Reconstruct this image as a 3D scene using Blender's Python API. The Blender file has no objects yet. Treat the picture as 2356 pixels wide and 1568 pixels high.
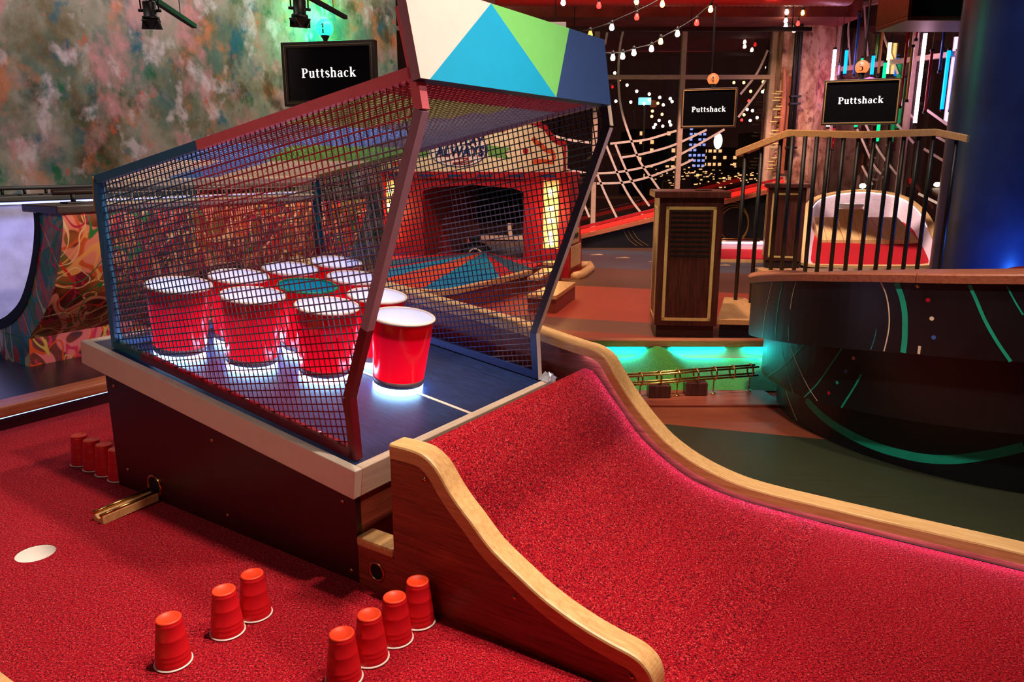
import bpy, bmesh, math, random
from mathutils import Vector, Matrix, noise
random.seed(7)
S = bpy.context.scene
COL = S.collection
R = math.radians

# ------------------------------------------------------------------ camera
cam = bpy.data.cameras.new('camera'); cam_o = bpy.data.objects.new('camera', cam); COL.objects.link(cam_o)
cam.sensor_width = 36.0; cam.lens = 36.0 * 1730.0 / 2356.0; cam.clip_start = 0.05; cam.clip_end = 200
cam_o.location = (0, 0, 1.15); cam_o.rotation_euler = (R(90 - 13.3), 0, 0)
S.camera = cam_o
# ------------------------------------------------------------------ view, world
S.view_settings.view_transform = 'Standard'; S.view_settings.look = 'None'
S.view_settings.gamma = 1.0; S.view_settings.use_curve_mapping = False
S.view_settings.exposure = 0.0
W = bpy.data.worlds.new('world'); S.world = W; W.use_nodes = True
W.node_tree.nodes['Background'].inputs[0].default_value = (0.30, 0.10, 0.08, 1)
W.node_tree.nodes['Background'].inputs[1].default_value = 0.05

# frame of the beer table hole: u runs right-far, v runs left-far
ANG = R(33.35)
BU = Vector((math.sin(ANG), math.cos(ANG), 0)); BV = Vector((-math.cos(ANG), math.sin(ANG), 0)); BZ = Vector((0, 0, 1))
MUV = Matrix((BU, BV, BZ)).transposed().to_4x4()
def UV(u, v, z=0.0): return BU * u + BV * v + BZ * z
TAU = R(7.87)
TO = UV(1.335, 1.380, 0.348)
E1 = BU; E2 = BV * math.cos(TAU) + BZ * math.sin(TAU); E3 = -BV * math.sin(TAU) + BZ * math.cos(TAU)
MT = Matrix((E1, E2, E3)).transposed().to_4x4(); MT.translation = TO

# ------------------------------------------------------------------ lights
def look(o, tgt):
    o.rotation_euler = (Vector(tgt) - o.location).to_track_quat('-Z', 'Y').to_euler()
def spot(name, loc, tgt, watts, color, deg=60, blend=0.5, size=0.12):
    l = bpy.data.lights.new(name, 'SPOT'); l.energy = watts; l.color = color; l.spot_size = R(deg); l.spot_blend = blend; l.shadow_soft_size = size
    o = bpy.data.objects.new(name, l); COL.objects.link(o); o.location = loc; look(o, tgt); return o
def area(name, loc, tgt, watts, color, sx, sy):
    l = bpy.data.lights.new(name, 'AREA'); l.energy = watts; l.color = color; l.shape = 'RECTANGLE'; l.size = sx; l.size_y = sy
    o = bpy.data.objects.new(name, l); COL.objects.link(o); o.location = loc; look(o, tgt); return o
def point(name, loc, watts, color, size=0.05):
    l = bpy.data.lights.new(name, 'POINT'); l.energy = watts; l.color = color; l.shadow_soft_size = size
    o = bpy.data.objects.new(name, l); COL.objects.link(o); o.location = loc; return o
WARM = (1.0, 0.82, 0.62); RED = (1.0, 0.16, 0.10); PINKW = (1.0, 0.80, 0.76)
spot('spot_table', UV(2.05, 1.3, 3.8), UV(1.75, 1.6, 0.4), 320, (1.0, 0.84, 0.68), 62, 0.6, 0.06)
spot('spot_left_carpet', UV(1.62, 0.75, 3.9), UV(0.55, 1.75, 0), 420, (1.0, 0.80, 0.64), 58, 0.7, 0.05)
spot('spot_ramp', UV(2.0, -0.5, 3.8), UV(1.75, 0.55, 0.1), 330, (1.0, 0.80, 0.62), 58, 0.7, 0.07)
spot('spot_header', UV(1.9, -1.0, 2.9), UV(1.8, 1.32, 1.5), 74, (1.0, 0.86, 0.78), 34, 0.5, 0.08)
spot('fill_cage_side', UV(-1.3, 1.4, 3.0), UV(1.36, 2.05, 1.0), 70, (1.0, 0.78, 0.66), 44, 0.7, 0.25)  # added fill light to brighten the left faces of cage and table
spot('spot_floor_mid', (0.7, 4.6, 3.9), (0.9, 6.8, 0), 380, (1.0, 0.60, 0.42), 80, 0.7, 0.1)
spot('spot_back_floor', (1.4, 7.4, 3.6), (1.4, 9.3, 0), 330, (1.0, 0.74, 0.60), 64, 0.7, 0.1)
spot('spot_booth', (-0.9, 5.4, 3.3), (-0.45, 8.0, 1.42), 130, (1.0, 0.82, 0.66), 26, 0.7, 0.1)
spot('spot_graffiti', UV(2.6, 2.2, 3.3), UV(3.0, 4.2, 0.7), 60, (1.0, 0.80, 0.58), 78, 0.8, 0.1)
spot('spot_graffiti_low', UV(4.6, 1.2, 2.5), UV(3.1, 4.1, 0.62), 520, (1.0, 0.82, 0.62), 44, 0.6, 0.1)
spot('spot_graffiti_end', UV(0.3, 2.3, 1.9), UV(2.15, 4.1, 0.5), 60, (1.0, 0.82, 0.64), 28, 0.6, 0.1)
spot('spot_oval', (3.1, 7.7, 3.7), (4.3, 9.1, 0.2), 900, (1.0, 0.82, 0.70), 50, 0.6, 0.1)
spot('spot_rail', (2.0, 3.7, 3.6), (2.3, 5.3, 1.0), 130, (1.0, 0.74, 0.52), 56, 0.7, 0.1)
spot('spot_lectern', (0.6, 2.6, 3.2), (1.2, 5.0, 0.6), 110, (1.0, 0.74, 0.58), 34, 0.7, 0.1)
spot('spot_stage', (0.5, 1.2, 3.3), (1.9, 2.7, 0.35), 230, (0.95, 0.9, 0.85), 48, 0.7, 0.1)
spot('spot_trough', (1.0, 3.5, 3.5), (1.0, 4.0, 0), 420, (1.0, 0.92, 0.66), 22, 0.7, 0.08)
spot('spot_windows', (1.9, 8.0, 3.9), (2.0, 11.4, 1.7), 800, (1.0, 0.60, 0.48), 84, 0.8, 0.1)
spot('spot_pillar', (3.0, 9.4, 3.0), (4.1, 11.2, 1.6), 170, (1.0, 0.66, 0.50), 60, 0.8, 0.1)
point('pink_neon_glow', (4.75, 11.0, 2.2), 6, (1.0, 0.22, 0.62), 0.15)
area('wash_mural', UV(4.4, 5.0, 4.1), UV(4.4, 6.6, 1.9), 112, (1.0, 0.92, 0.88), 5.5, 0.3)
area('ceiling_red', (1.6, 8.6, 2.7), (1.6, 8.6, 4), 60, (1.0, 0.07, 0.05), 4.0, 0.5)
spot('column_wash', (2.7, 3.9, 3.6), (3.6, 5.5, 1.3), 95, (0.52, 0.64, 1.0), 40, 0.7, 0.2)
point('column_blue', (3.45, 5.0, 0.33), 16, (0.03, 0.20, 1.0), 0.08)
point('column_teal', (4.65, 5.05, 1.9), 4, (0.1, 0.7, 0.6), 0.1)
area('half_pipe_wash', UV(2.5, 5.52, 0.85), UV(2.5, 5.40, 0.2), 7, (0.22, 0.28, 1.0), 3.0, 0.06)

# ------------------------------------------------------------------ mesh builder
class MB:
    def __init__(s, M=None): s.v = []; s.f = []; s.m = []; s.M = M; s.sm = []
    def add(s, vs, fs, mi=0, smooth=False):
        o = len(s.v)
        for p in vs: s.v.append(s.M @ Vector(p) if s.M is not None else Vector(p))
        for f in fs: s.f.append(tuple(i + o for i in f)); s.m.append(mi); s.sm.append(smooth)
        return s
    def box(s, a, b, mi=0):
        x0, y0, z0 = [min(p, q) for p, q in zip(a, b)]; x1, y1, z1 = [max(p, q) for p, q in zip(a, b)]
        return s.add([(x0,y0,z0),(x1,y0,z0),(x1,y1,z0),(x0,y1,z0),(x0,y0,z1),(x1,y0,z1),(x1,y1,z1),(x0,y1,z1)],
            [(0,3,2,1),(4,5,6,7),(0,1,5,4),(1,2,6,5),(2,3,7,6),(3,0,4,7)], mi)
    def bbox(s, a, b, r=0.006, mi=0):   # box with bevelled edges
        bm = bmesh.new(); bmesh.ops.create_cube(bm, size=1)
        c = [(p + q) / 2 for p, q in zip(a, b)]; d = [abs(q - p) for p, q in zip(a, b)]
        for v in bm.verts: v.co = Vector((c[i] + v.co[i] * d[i] for i in range(3)))
        bmesh.ops.bevel(bm, geom=bm.edges[:], offset=min(r, min(d) * 0.45), segments=2, profile=0.6, affect='EDGES')
        bm.verts.index_update(); s.add([v.co[:] for v in bm.verts], [[v.index for v in f.verts] for f in bm.faces], mi); bm.free(); return s
    def prism(s, prof, fn, a, b, mi=0, capa=True, capb=True, smooth=False):
        n = len(prof); vs = [fn(p, a) for p in prof] + [fn(p, b) for p in prof]
        fs = [(i, (i + 1) % n, n + (i + 1) % n, n + i) for i in range(n)]
        s.add(vs, fs, mi, smooth)
        if capa or capb:
            o = len(s.v) - 2 * n
            if capa: s.f.append(tuple(o + i for i in reversed(range(n)))); s.m.append(mi); s.sm.append(False)
            if capb: s.f.append(tuple(o + n + i for i in range(n))); s.m.append(mi); s.sm.append(False)
        return s
    def tube(s, pts, r, seg=8, mi=0, closed=False, cap=True, rs=None):
        pts = [Vector(p) for p in pts]; n = len(pts); up = None; vs = []
        for i, p in enumerate(pts):
            if closed: t = pts[(i + 1) % n] - pts[i - 1]
            else: t = pts[min(i + 1, n - 1)] - pts[max(i - 1, 0)]
            t.normalize()
            if up is None: up = Vector((0, 0, 1)) if abs(t.z) < 0.9 else Vector((1, 0, 0))
            a = t.cross(up).normalized(); up = a.cross(t).normalized(); rr = rs[i] if rs else r
            for k in range(seg):
                q = 2 * math.pi * (k + 0.5) / seg; vs.append(p + (a * math.cos(q) + up * math.sin(q)) * rr)
        fs = []
        for i in range(n if closed else n - 1):
            j = (i + 1) % n
            for k in range(seg):
                l = (k + 1) % seg; fs.append((i * seg + k, i * seg + l, j * seg + l, j * seg + k))
        if cap and not closed: fs += [tuple(reversed(range(seg))), tuple((n - 1) * seg + k for k in range(seg))]
        return s.add(vs, fs, mi, seg > 5)
    def lathe(s, prof, c=(0, 0, 0), seg=32, mi=0, smooth=True, ax=None):
        vs = []
        for r, z in prof:
            for k in range(seg):
                q = 2 * math.pi * k / seg
                p = (r * math.cos(q), r * math.sin(q), z)
                if ax is not None: p = ax @ Vector(p)
                vs.append((c[0] + p[0], c[1] + p[1], c[2] + p[2]))
        fs = [(i * seg + k, i * seg + (k + 1) % seg, (i + 1) * seg + (k + 1) % seg, (i + 1) * seg + k) for i in range(len(prof) - 1) for k in range(seg)]
        if prof[0][0] > 1e-6 and False: fs.append(tuple(reversed(range(seg))))
        return s.add(vs, fs, mi, smooth)
    def disc(s, c, r, ax=None, seg=24, mi=0):
        vs = []
        for k in range(seg):
            q = 2 * math.pi * k / seg; p = Vector((r * math.cos(q), r * math.sin(q), 0))
            if ax is not None: p = ax @ p
            vs.append(Vector(c) + p)
        return s.add(vs, [tuple(range(seg))], mi)
    def ribbon(s, pts, w, nrm, mi=0, th=0.0):
        # flat strip of width w following pts, lying across the normal(s) nrm
        pts = [Vector(p) for p in pts]; n = len(pts); L = []; Rr = []
        for i, p in enumerate(pts):
            t = (pts[min(i + 1, n - 1)] - pts[max(i - 1, 0)]).normalized(); nn = Vector(nrm[i]) if isinstance(nrm, list) else Vector(nrm)
            a = t.cross(nn).normalized() * ((w[i] if isinstance(w, (list, tuple)) else w) / 2); L.append(p + a); Rr.append(p - a)
        return s.add(L + Rr, [(i, i + 1, n + i + 1, n + i) for i in range(n - 1)], mi)

PM = {}
def tag(o, label=None, cat=None, group=None, kind=None):
    if label: o['label'] = label
    if cat: o['category'] = cat
    if group: o['group'] = group
    if kind: o['kind'] = kind
    return o
def thing(name, label, cat, M, group=None):
    o = bpy.data.objects.new(name, None); COL.objects.link(o); o.empty_display_size = 0.1
    if not isinstance(M, Matrix): M = Matrix.Translation(Vector(M))
    o.matrix_world = M; PM[o.name] = M.copy()
    return tag(o, label, cat, group)
def build(name, mb, mats, parent=None, kind=None, label=None, cat=None, group=None, smooth_angle=None):
    if not isinstance(mats, (list, tuple)): mats = [mats]
    me = bpy.data.meshes.new(name)
    if parent is not None: Mw = PM[parent.name]
    else:
        xs = [v.x for v in mb.v]; ys = [v.y for v in mb.v]; zs = [v.z for v in mb.v]
        Mw = Matrix.Translation(((min(xs) + max(xs)) / 2, (min(ys) + max(ys)) / 2, min(zs)))
    inv = Mw.inverted()
    me.from_pydata([inv @ v for v in mb.v], [], mb.f)
    for m in mats: me.materials.append(m)
    me.polygons.foreach_set('material_index', mb.m); me.polygons.foreach_set('use_smooth', mb.sm)
    me.validate(); me.update()
    bm = bmesh.new(); bm.from_mesh(me); bmesh.ops.recalc_face_normals(bm, faces=bm.faces); bm.to_mesh(me); bm.free()
    o = bpy.data.objects.new(name, me); COL.objects.link(o)
    if parent is not None: o.parent = parent; PM[o.name] = Mw
    else: o.matrix_world = Mw; PM[o.name] = Mw
    return tag(o, label, cat, group, kind)
def struct(name, mb, mats, label=None): return build(name, mb, mats, kind='structure', label=label)
def copy_tree(o, M, label=None):
    c = o.copy(); COL.objects.link(c); c.parent = None; c.matrix_world = M
    if label: c['label'] = label
    for ch in o.children:
        d = ch.copy(); COL.objects.link(d); d.parent = c; d.matrix_parent_inverse = Matrix(); d.matrix_basis = ch.matrix_basis.copy()
        for g in ch.children:
            e = g.copy(); COL.objects.link(e); e.parent = d; e.matrix_parent_inverse = Matrix(); e.matrix_basis = g.matrix_basis.copy()
    return c
def smoothline(pts, n=6):    # Catmull-Rom
    pts = [Vector(p) for p in pts]; out = []
    for i in range(len(pts) - 1):
        p0 = pts[max(i - 1, 0)]; p1 = pts[i]; p2 = pts[i + 1]; p3 = pts[min(i + 2, len(pts) - 1)]
        for k in range(n):
            t = k / n; out.append(0.5 * ((2 * p1) + (p2 - p0) * t + (2 * p0 - 5 * p1 + 4 * p2 - p3) * t * t + (3 * p1 - p0 - 3 * p2 + p3) * t ** 3))
    out.append(pts[-1]); return out

# ------------------------------------------------------------------ materials
def srgb(r, g, b):
    f = lambda c: ((c / 255 + 0.055) / 1.055) ** 2.4 if c > 10.3 else c / 255 / 12.92
    return (f(r), f(g), f(b), 1)
def nodes(name):
    m = bpy.data.materials.new(name); m.use_nodes = True; nt = m.node_tree; return m, nt, nt.nodes['Principled BSDF']
def setp(b, color=None, rough=0.5, metal=0.0, emit=None, es=0.0, spec=None, trans=0.0):
    if color is not None: b.inputs['Base Color'].default_value = color
    b.inputs['Roughness'].default_value = rough; b.inputs['Metallic'].default_value = metal
    if emit is not None: b.inputs['Emission Color'].default_value = emit; b.inputs['Emission Strength'].default_value = es
    if spec is not None: b.inputs['Specular IOR Level'].default_value = spec
    b.inputs['Transmission Weight'].default_value = trans
def coord(nt, scale=(1, 1, 1), rot=(0, 0, 0), kind='Object'):
    tc = nt.nodes.new('ShaderNodeTexCoord'); mp = nt.nodes.new('ShaderNodeMapping')
    mp.inputs['Scale'].default_value = scale; mp.inputs['Rotation'].default_value = rot
    nt.links.new(tc.outputs[kind], mp.inputs[0]); return mp.outputs[0]
def nz(nt, vec, scale, detail=4, rough=0.55, dist=0.0):
    n = nt.nodes.new('ShaderNodeTexNoise'); n.inputs['Scale'].default_value = scale; n.inputs['Detail'].default_value = detail
    n.inputs['Roughness'].default_value = rough; n.inputs['Distortion'].default_value = dist; nt.links.new(vec, n.inputs['Vector']); return n.outputs['Fac']
def ramp(nt, fac, stops, interp='LINEAR'):
    r = nt.nodes.new('ShaderNodeValToRGB'); r.color_ramp.interpolation = interp; e = r.color_ramp.elements
    while len(e) > 1: e.remove(e[-1])
    for i, (p, c) in enumerate(stops):
        if i == 0: e[0].position = p; e[0].color = c
        else: q = e.new(p); q.color = c
    nt.links.new(fac, r.inputs[0]); return r.outputs[0]
def mixc(nt, fac, a, b, mode='MIX'):
    m = nt.nodes.new('ShaderNodeMix'); m.data_type = 'RGBA'; m.blend_type = mode
    for sock, val in ((m.inputs[0], fac), (m.inputs[6], a), (m.inputs[7], b)):
        if hasattr(val, 'links'): nt.links.new(val, sock)
        else: sock.default_value = val
    return m.outputs[2]
def math_(nt, op, a, b=None):
    m = nt.nodes.new('ShaderNodeMath'); m.operation = op
    for i, v in enumerate((a, b)):
        if v is None: continue
        if hasattr(v, 'links'): nt.links.new(v, m.inputs[i])
        else: m.inputs[i].default_value = v
    return m.outputs[0]
def bump(nt, b, h, strength=0.3, dist=0.002):
    n = nt.nodes.new('ShaderNodeBump'); n.inputs['Strength'].default_value = strength; n.inputs['Distance'].default_value = dist
    nt.links.new(h, n.inputs['Height']); nt.links.new(n.outputs[0], b.inputs['Normal'])
def mpaint(name, color, rough=0.45, var=0.12, scale=18, metal=0.0, spec=None, bs=0.08):
    m, nt, b = nodes(name); setp(b, color, rough, metal, spec=spec); v = coord(nt)
    f = nz(nt, v, scale, 5); d = tuple(c * (1 - var) for c in color[:3]) + (1,); l = tuple(min(1, c * (1 + var)) for c in color[:3]) + (1,)
    nt.links.new(ramp(nt, f, [(0.3, d), (0.7, l)]), b.inputs['Base Color'])
    bump(nt, b, nz(nt, v, scale * 12, 3), bs, 0.001); return m
def mwood(name, dark, mid, light, axis=1, rough=0.42, scale=7.0, stretch=14.0, kind='Object'):
    m, nt, b = nodes(name); setp(b, mid, rough)
    sc = [stretch, stretch, stretch]; sc[axis] = 1.0
    v = coord(nt, tuple(sc)); f = nz(nt, v, scale, 6, 0.62, 0.35); g = nz(nt, v, scale * 5, 3, 0.6)
    c = ramp(nt, f, [(0.28, dark), (0.5, mid), (0.72, light)])
    c = mixc(nt, 0.22, c, ramp(nt, g, [(0.35, dark), (0.65, light)]))
    nt.links.new(c, b.inputs['Base Color']); bump(nt, b, g, 0.12, 0.001); return m
def memit(name, color, strength, base=None):
    m, nt, b = nodes(name); setp(b, base or color, 0.4, emit=color, es=strength); return m
def mcarpet(name, dark, mid, light, sc=170, spec=.1, sheen=0.0):
    m, nt, b = nodes(name); setp(b, mid, 0.8, spec=spec); b.inputs['Sheen Weight'].default_value = sheen; b.inputs['Sheen Roughness'].default_value = 0.45; b.inputs['Sheen Tint'].default_value = (0.9, 0.85, 1.0, 1)
    v = coord(nt, kind='Object'); f = nz(nt, v, sc, 3, 0.65); g = nz(nt, v, sc * 2.1, 1, 0.5); big = nz(nt, v, 3.0, 3)
    c = ramp(nt, f, [(0.38, dark), (0.50, mid), (0.60, mid), (0.68, light)])
    c = mixc(nt, 0.12, c, ramp(nt, big, [(0.3, dark), (0.7, mid)]))
    sp = ramp(nt, g, [(0.645, (0, 0, 0, 1)), (0.70, (1, 1, 1, 1))])  # fibre glints put into the colour as sparse bright specks
    c = mixc(nt, sp, c, tuple(min(1.0, 0.08 + q * 1.0) for q in light[:3]) + (1,))
    nt.links.new(c, b.inputs['Base Color'])
    bump(nt, b, f, 0.9, 0.006)
    return m
def srgbv(*l): return [srgb(*c) for c in l]

M = {}
M['carpet_red'] = mcarpet('red carpet', srgb(60, 0, 10), srgb(172, 8, 32), srgb(255, 92, 84), spec=.06, sheen=.07)
M['carpet_blue'] = mcarpet('blue carpet', srgb(10, 70, 110), srgb(20, 140, 190), srgb(60, 190, 230), 260)
M['carpet_teal'] = mcarpet('slate blue carpet', srgb(20, 50, 75), srgb(40, 85, 115), srgb(80, 120, 150), 260)
M['carpet_orange'] = mcarpet('orange carpet', srgb(150, 30, 10), srgb(235, 80, 40), srgb(255, 120, 80), 260)
M['carpet_crimson'] = mcarpet('crimson carpet', srgb(90, 0, 10), srgb(200, 25, 40), srgb(240, 60, 60), 260)
M['turf'] = mcarpet('green turf', srgb(22, 62, 14), srgb(68, 142, 42), srgb(128, 192, 84), 200, spec=.4)
M['oak'] = mwood('pale oak', srgb(196, 140, 84), srgb(222, 172, 112), srgb(238, 196, 140), axis=1)
M['oak_u'] = mwood('pale oak cross', srgb(196, 140, 84), srgb(222, 172, 112), srgb(238, 196, 140), axis=0)
M['mahog'] = mwood('red brown plywood', srgb(80, 28, 18), srgb(140, 58, 40), srgb(172, 82, 60), axis=1, scale=5, stretch=22)
M['mahog_u'] = mwood('red brown plywood cross', srgb(80, 28, 18), srgb(140, 58, 40), srgb(172, 82, 60), axis=0, scale=5, stretch=22)
M['terra'] = mwood('terracotta oak', srgb(150, 74, 48), srgb(178, 100, 70), srgb(200, 124, 90), axis=0)
M['walnut'] = mwood('dark walnut', srgb(46, 20, 18), srgb(80, 40, 35), srgb(110, 58, 50), axis=2, scale=4, stretch=16, rough=0.35)
M['maroon'] = mpaint('dark maroon panel', srgb(52, 8, 14), 0.4, 0.15)
M['trim'] = mpaint('cream painted trim', srgb(236, 220, 204), 0.5, 0.03)
M['trim_u'] = mwood('whitewashed trim cross', srgb(206, 176, 150), srgb(226, 200, 176), srgb(240, 220, 200), axis=0, rough=0.5)
M['tabletop'] = mwood('navy stained tabletop', srgb(18, 30, 62), srgb(30, 48, 92), srgb(44, 66, 120), axis=1, rough=0.38)
M['line'] = mpaint('white line paint', srgb(236, 214, 196), 0.5)
M['screw'] = mpaint('brass screw', srgb(214, 160, 120), 0.3, 0.1, metal=1.0)
M['brass'] = mpaint('polished brass', srgb(216, 168, 96), 0.22, 0.08, metal=1.0)
M['black'] = mpaint('black metal', srgb(18, 16, 20), 0.45, 0.2)
M['matte_black'] = mpaint('matte black rubber', srgb(12, 12, 18), 0.7, spec=.2)
M['hole'] = mpaint('hole dark', srgb(6, 5, 6), 0.9)
M['cup_small'] = mpaint('red party cup plastic', srgb(214, 22, 34), 0.38, 0.05, bs=0.02)
M['cup_top'] = mpaint('top lit cup base', srgb(250, 66, 26), 0.5, 0.05, bs=0.02)  # red cup base; light from above is put into the colour as orange
M['white'] = mpaint('white plastic', srgb(238, 230, 224), 0.4, 0.04, bs=0.02)
M['led'] = memit('cup light ring', (0.34, 0.60, 1.0, 1), 17)
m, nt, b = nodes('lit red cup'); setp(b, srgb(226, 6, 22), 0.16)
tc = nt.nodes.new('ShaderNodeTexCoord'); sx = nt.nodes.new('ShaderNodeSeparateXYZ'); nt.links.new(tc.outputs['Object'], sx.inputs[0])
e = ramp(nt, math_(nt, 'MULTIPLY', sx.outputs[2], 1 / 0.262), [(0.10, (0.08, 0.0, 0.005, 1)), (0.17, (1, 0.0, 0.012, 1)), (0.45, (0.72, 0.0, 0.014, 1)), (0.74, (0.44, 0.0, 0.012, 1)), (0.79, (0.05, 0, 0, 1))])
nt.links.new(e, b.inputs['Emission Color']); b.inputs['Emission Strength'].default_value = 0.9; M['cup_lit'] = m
M['cup_in'] = memit('lit cup liner', (0.55, 0.54, 0.94, 1), 0.55, srgb(225, 225, 240))
M['cup_in_g'] = memit('lit teal liner', (0.0, 0.22, 0.36, 1), 0.6, srgb(10, 120, 160))
M['cup_rim'] = mpaint('white cup rim', srgb(244, 228, 216), 0.3, 0.03, bs=0.02)
M['cup_rim_g'] = mpaint('green cup rim', srgb(0, 140, 100), 0.3, 0.03, bs=0.02)
M['chrome'] = mpaint('grey end ring', srgb(120, 96, 104), 0.4)
# cage paints; brighter post and rail copies have light put into their colour
for k, c in dict(c_blue=(42, 90, 128), c_coral_lit=(255, 124, 138), c_blue_lit=(64, 124, 166), c_mauve_lit=(176, 138, 156), c_navy=(30, 52, 110), c_coral=(180, 64, 80), c_red=(122, 14, 32), c_mauve=(116, 92, 118), c_yellow=(206, 172, 96), c_black=(16, 16, 26), c_white=(220, 196, 180),
                 c_green=(108, 168, 60), c_sky=(96, 130, 200), c_cream=(226, 208, 170), c_grey=(96, 88, 108), c_olive=(112, 106, 62), c_teal=(20, 92, 104)).items():
    M[k] = mpaint(k[2:] + ' cage paint', srgb(*c), 0.42, 0.08)
for k, c in dict(h_pink=(250, 214, 208), h_cyan=(14, 164, 214), h_green=(120, 204, 110), h_blue=(46, 70, 124), h_under=(14, 32, 74), h_edge=(196, 150, 164)).items():
    M[k] = mpaint(k[2:] + ' header paint', srgb(*c), 0.5, 0.03)
# ------------------------------------------------------------------ measured outlines (metres)
STRIPES=[
('cream', 1, 0.0024, [(184.6, 0.642), (183.2, 0.564), (182.0, 0.481), (181.4, 0.381)]) ,
('green', 1, 0.0052, [(189.8, 0.657), (188.7, 0.583), (188.2, 0.5), (188.3, 0.403)]) ,
('cream', 1, 0.0028, [(194.6, 0.673), (193.8, 0.622), (193.4, 0.555)]) ,
('green', 1, 0.0017, [(193.4, 0.48), (193.9, 0.419)]) ,
('cream', 1, 0.0046, [(215.5, 0.728), (216.7, 0.69), (217.6, 0.634), (218.0, 0.577), (217.9, 0.527), (217.6, 0.479)]) ,
('green', 1, 0.0194, [(218.4, 0.734), (219.6, 0.688), (220.5, 0.633), (220.9, 0.577), (221.1, 0.529), (221.1, 0.487)]) ,
('cyan', 1, 0.0021, [(215.7, 0.555), (215.5, 0.516), (215.0, 0.475)]) ,
('green', 1, 0.0105, [(230.3, 0.753), (231.6, 0.707), (233.4, 0.639), (235.6, 0.572), (238.0, 0.51)]) ,
('green', 1, 0.005, [(235.8, 0.76), (237.1, 0.716), (238.7, 0.669)]) ,
('cream', 1, 0.0091, [(223.8, 0.521), (223.8, 0.492)]) ,
('green', 2, 0.0082, [(174.8, 0.161), (183.1, 0.24), (189.4, 0.325), (194.0, 0.405)]) ,
('cream', 2, 0.0034, [(187.7, 0.386), (190.5, 0.33), (193.8, 0.275), (197.1, 0.225), (200.3, 0.186)]) ,
('green', 2, 0.0024, [(182.7, 0.368), (186.1, 0.286), (191.5, 0.171)]) ,
('green', 2, 0.0056, [(205.8, 0.436), (203.3, 0.36), (200.0, 0.265), (195.8, 0.178)]) ,
('green', 2, 0.0075, [(211.2, 0.351), (209.8, 0.291), (207.2, 0.195)]) ,
('green', 2, 0.0019, [(170.2, 0.322), (174.3, 0.157)]) ,
('cream', 3, 0.0049, [(177.4, 0.107), (181.8, 0.062), (186.5, 0.012)]) ,
('green', 3, 0.0353, [(190.0, 0.132), (196.9, 0.095), (204.5, 0.069), (212.1, 0.054), (218.5, 0.052), (225.2, 0.06), (231.2, 0.084), (237.5, 0.128), (243.1, 0.175)]) ,
('green', 3, 0.0019, [(169.3, 0.086), (173.0, 0.014)]) ,
]
DOTS = [('red', 1, (224.2, 0.687)), ('cream', 1, (225.2, 0.624)), ('blue', 1, (225.9, 0.559)), ('bolt', 1, (222.2, 0.731)), ('pink', 2, (208.9, 0.407)), ('blue', 2, (207.3, 0.347)), ('green', 2, (205.4, 0.291)), ('red', 2, (203.4, 0.237))]
ARCS_A = [[(1.624, 3.115), (1.559, 2.831), (1.539, 2.49), (1.564, 2.114), (1.624, 1.836), (1.729, 1.554), (1.862, 1.25), (1.938, 1.119), (2.068, 0.949), (2.233, 0.733)], [(1.266, 3.086), (1.228, 2.901)], [(1.363, 2.97), (1.336, 2.802)], [(1.452, 1.43), (1.746, 1.461), (2.006, 1.492), (2.422, 1.615)], [(1.632, 1.232), (1.862, 1.269), (2.11, 1.325), (2.413, 1.418), (2.867, 1.628)], [(1.272, 1.0), (1.562, 1.018), (1.825, 1.062), (2.163, 1.138), (2.484, 1.269), (2.937, 1.523), (3.128, 1.634)], [(1.269, 0.854), (1.657, 0.867), (1.997, 0.936), (2.258, 1.025), (2.511, 1.119), (2.693, 1.207)], [(1.389, 1.418), (1.52, 1.119), (1.658, 0.835), (1.823, 0.574), (2.022, 0.335)], [(1.53, 1.418), (1.665, 1.119), (1.792, 0.886), (2.07, 0.522)], [(1.272, 0.987), (1.403, 0.695), (1.587, 0.342)], [(1.088, 0.542), (1.171, 0.355)], [(3.679, 2.731), (3.55, 2.419), (3.329, 2.126)], [(3.68, 2.318), (3.516, 2.072), (3.32, 1.805)], [(0.542, 1.566), (0.837, 1.486), (1.164, 1.443)], [(0.722, 1.069), (1.126, 1.002)], [(0.724, 0.93), (1.094, 0.867)]]
ARCS_B = [[(0.223, 3.284), (0.198, 3.01), (0.249, 2.694), (0.306, 2.439)], [(0.426, 3.278), (0.482, 2.996), (0.57, 2.581)], [(0.662, 3.266), (0.757, 2.9), (0.876, 2.66), (1.078, 2.299)], [(1.256, 1.836), (1.426, 1.685)], [(1.563, 1.812), (1.869, 1.617)], [(1.635, 1.53), (2.102, 1.302)], [(1.584, 1.331), (2.109, 1.056)], [(0.482, 1.67), (0.643, 1.435), (0.846, 1.133), (0.988, 1.005)], [(0.648, 1.681), (0.914, 1.313), (1.233, 1.002)], [(1.146, 1.659), (1.429, 1.405)], [(0.662, 1.115), (0.748, 1.002), (0.867, 0.856)], [(1.582, 0.761), (1.906, 0.636), (2.21, 0.544)]]
BULBS = [('white', 0.519, 2.731), ('red', 0.881, 2.702), ('amber', 1.261, 2.739), ('amber', 1.524, 2.715), ('red', 1.269, 2.592), ('amber', 2.016, 2.666), ('red', 1.882, 2.538), ('white', 1.018, 2.494), ('orange', 0.8, 2.428), ('white', 1.691, 2.434), ('amber', 1.523, 2.359), ('white', 1.432, 2.288), ('white', 1.253, 2.25), ('white', 1.138, 2.216), ('white', 1.038, 2.204)]
BULBS2 = [('white', 3.577, 3.199), ('white', 3.607, 3.077), ('white', 3.604, 2.971), ('white', 3.609, 2.907), ('white', 3.723, 2.856), ('amber', 3.816, 3.067), ('red', 3.767, 2.936), ('white', 3.816, 3.226)]
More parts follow.
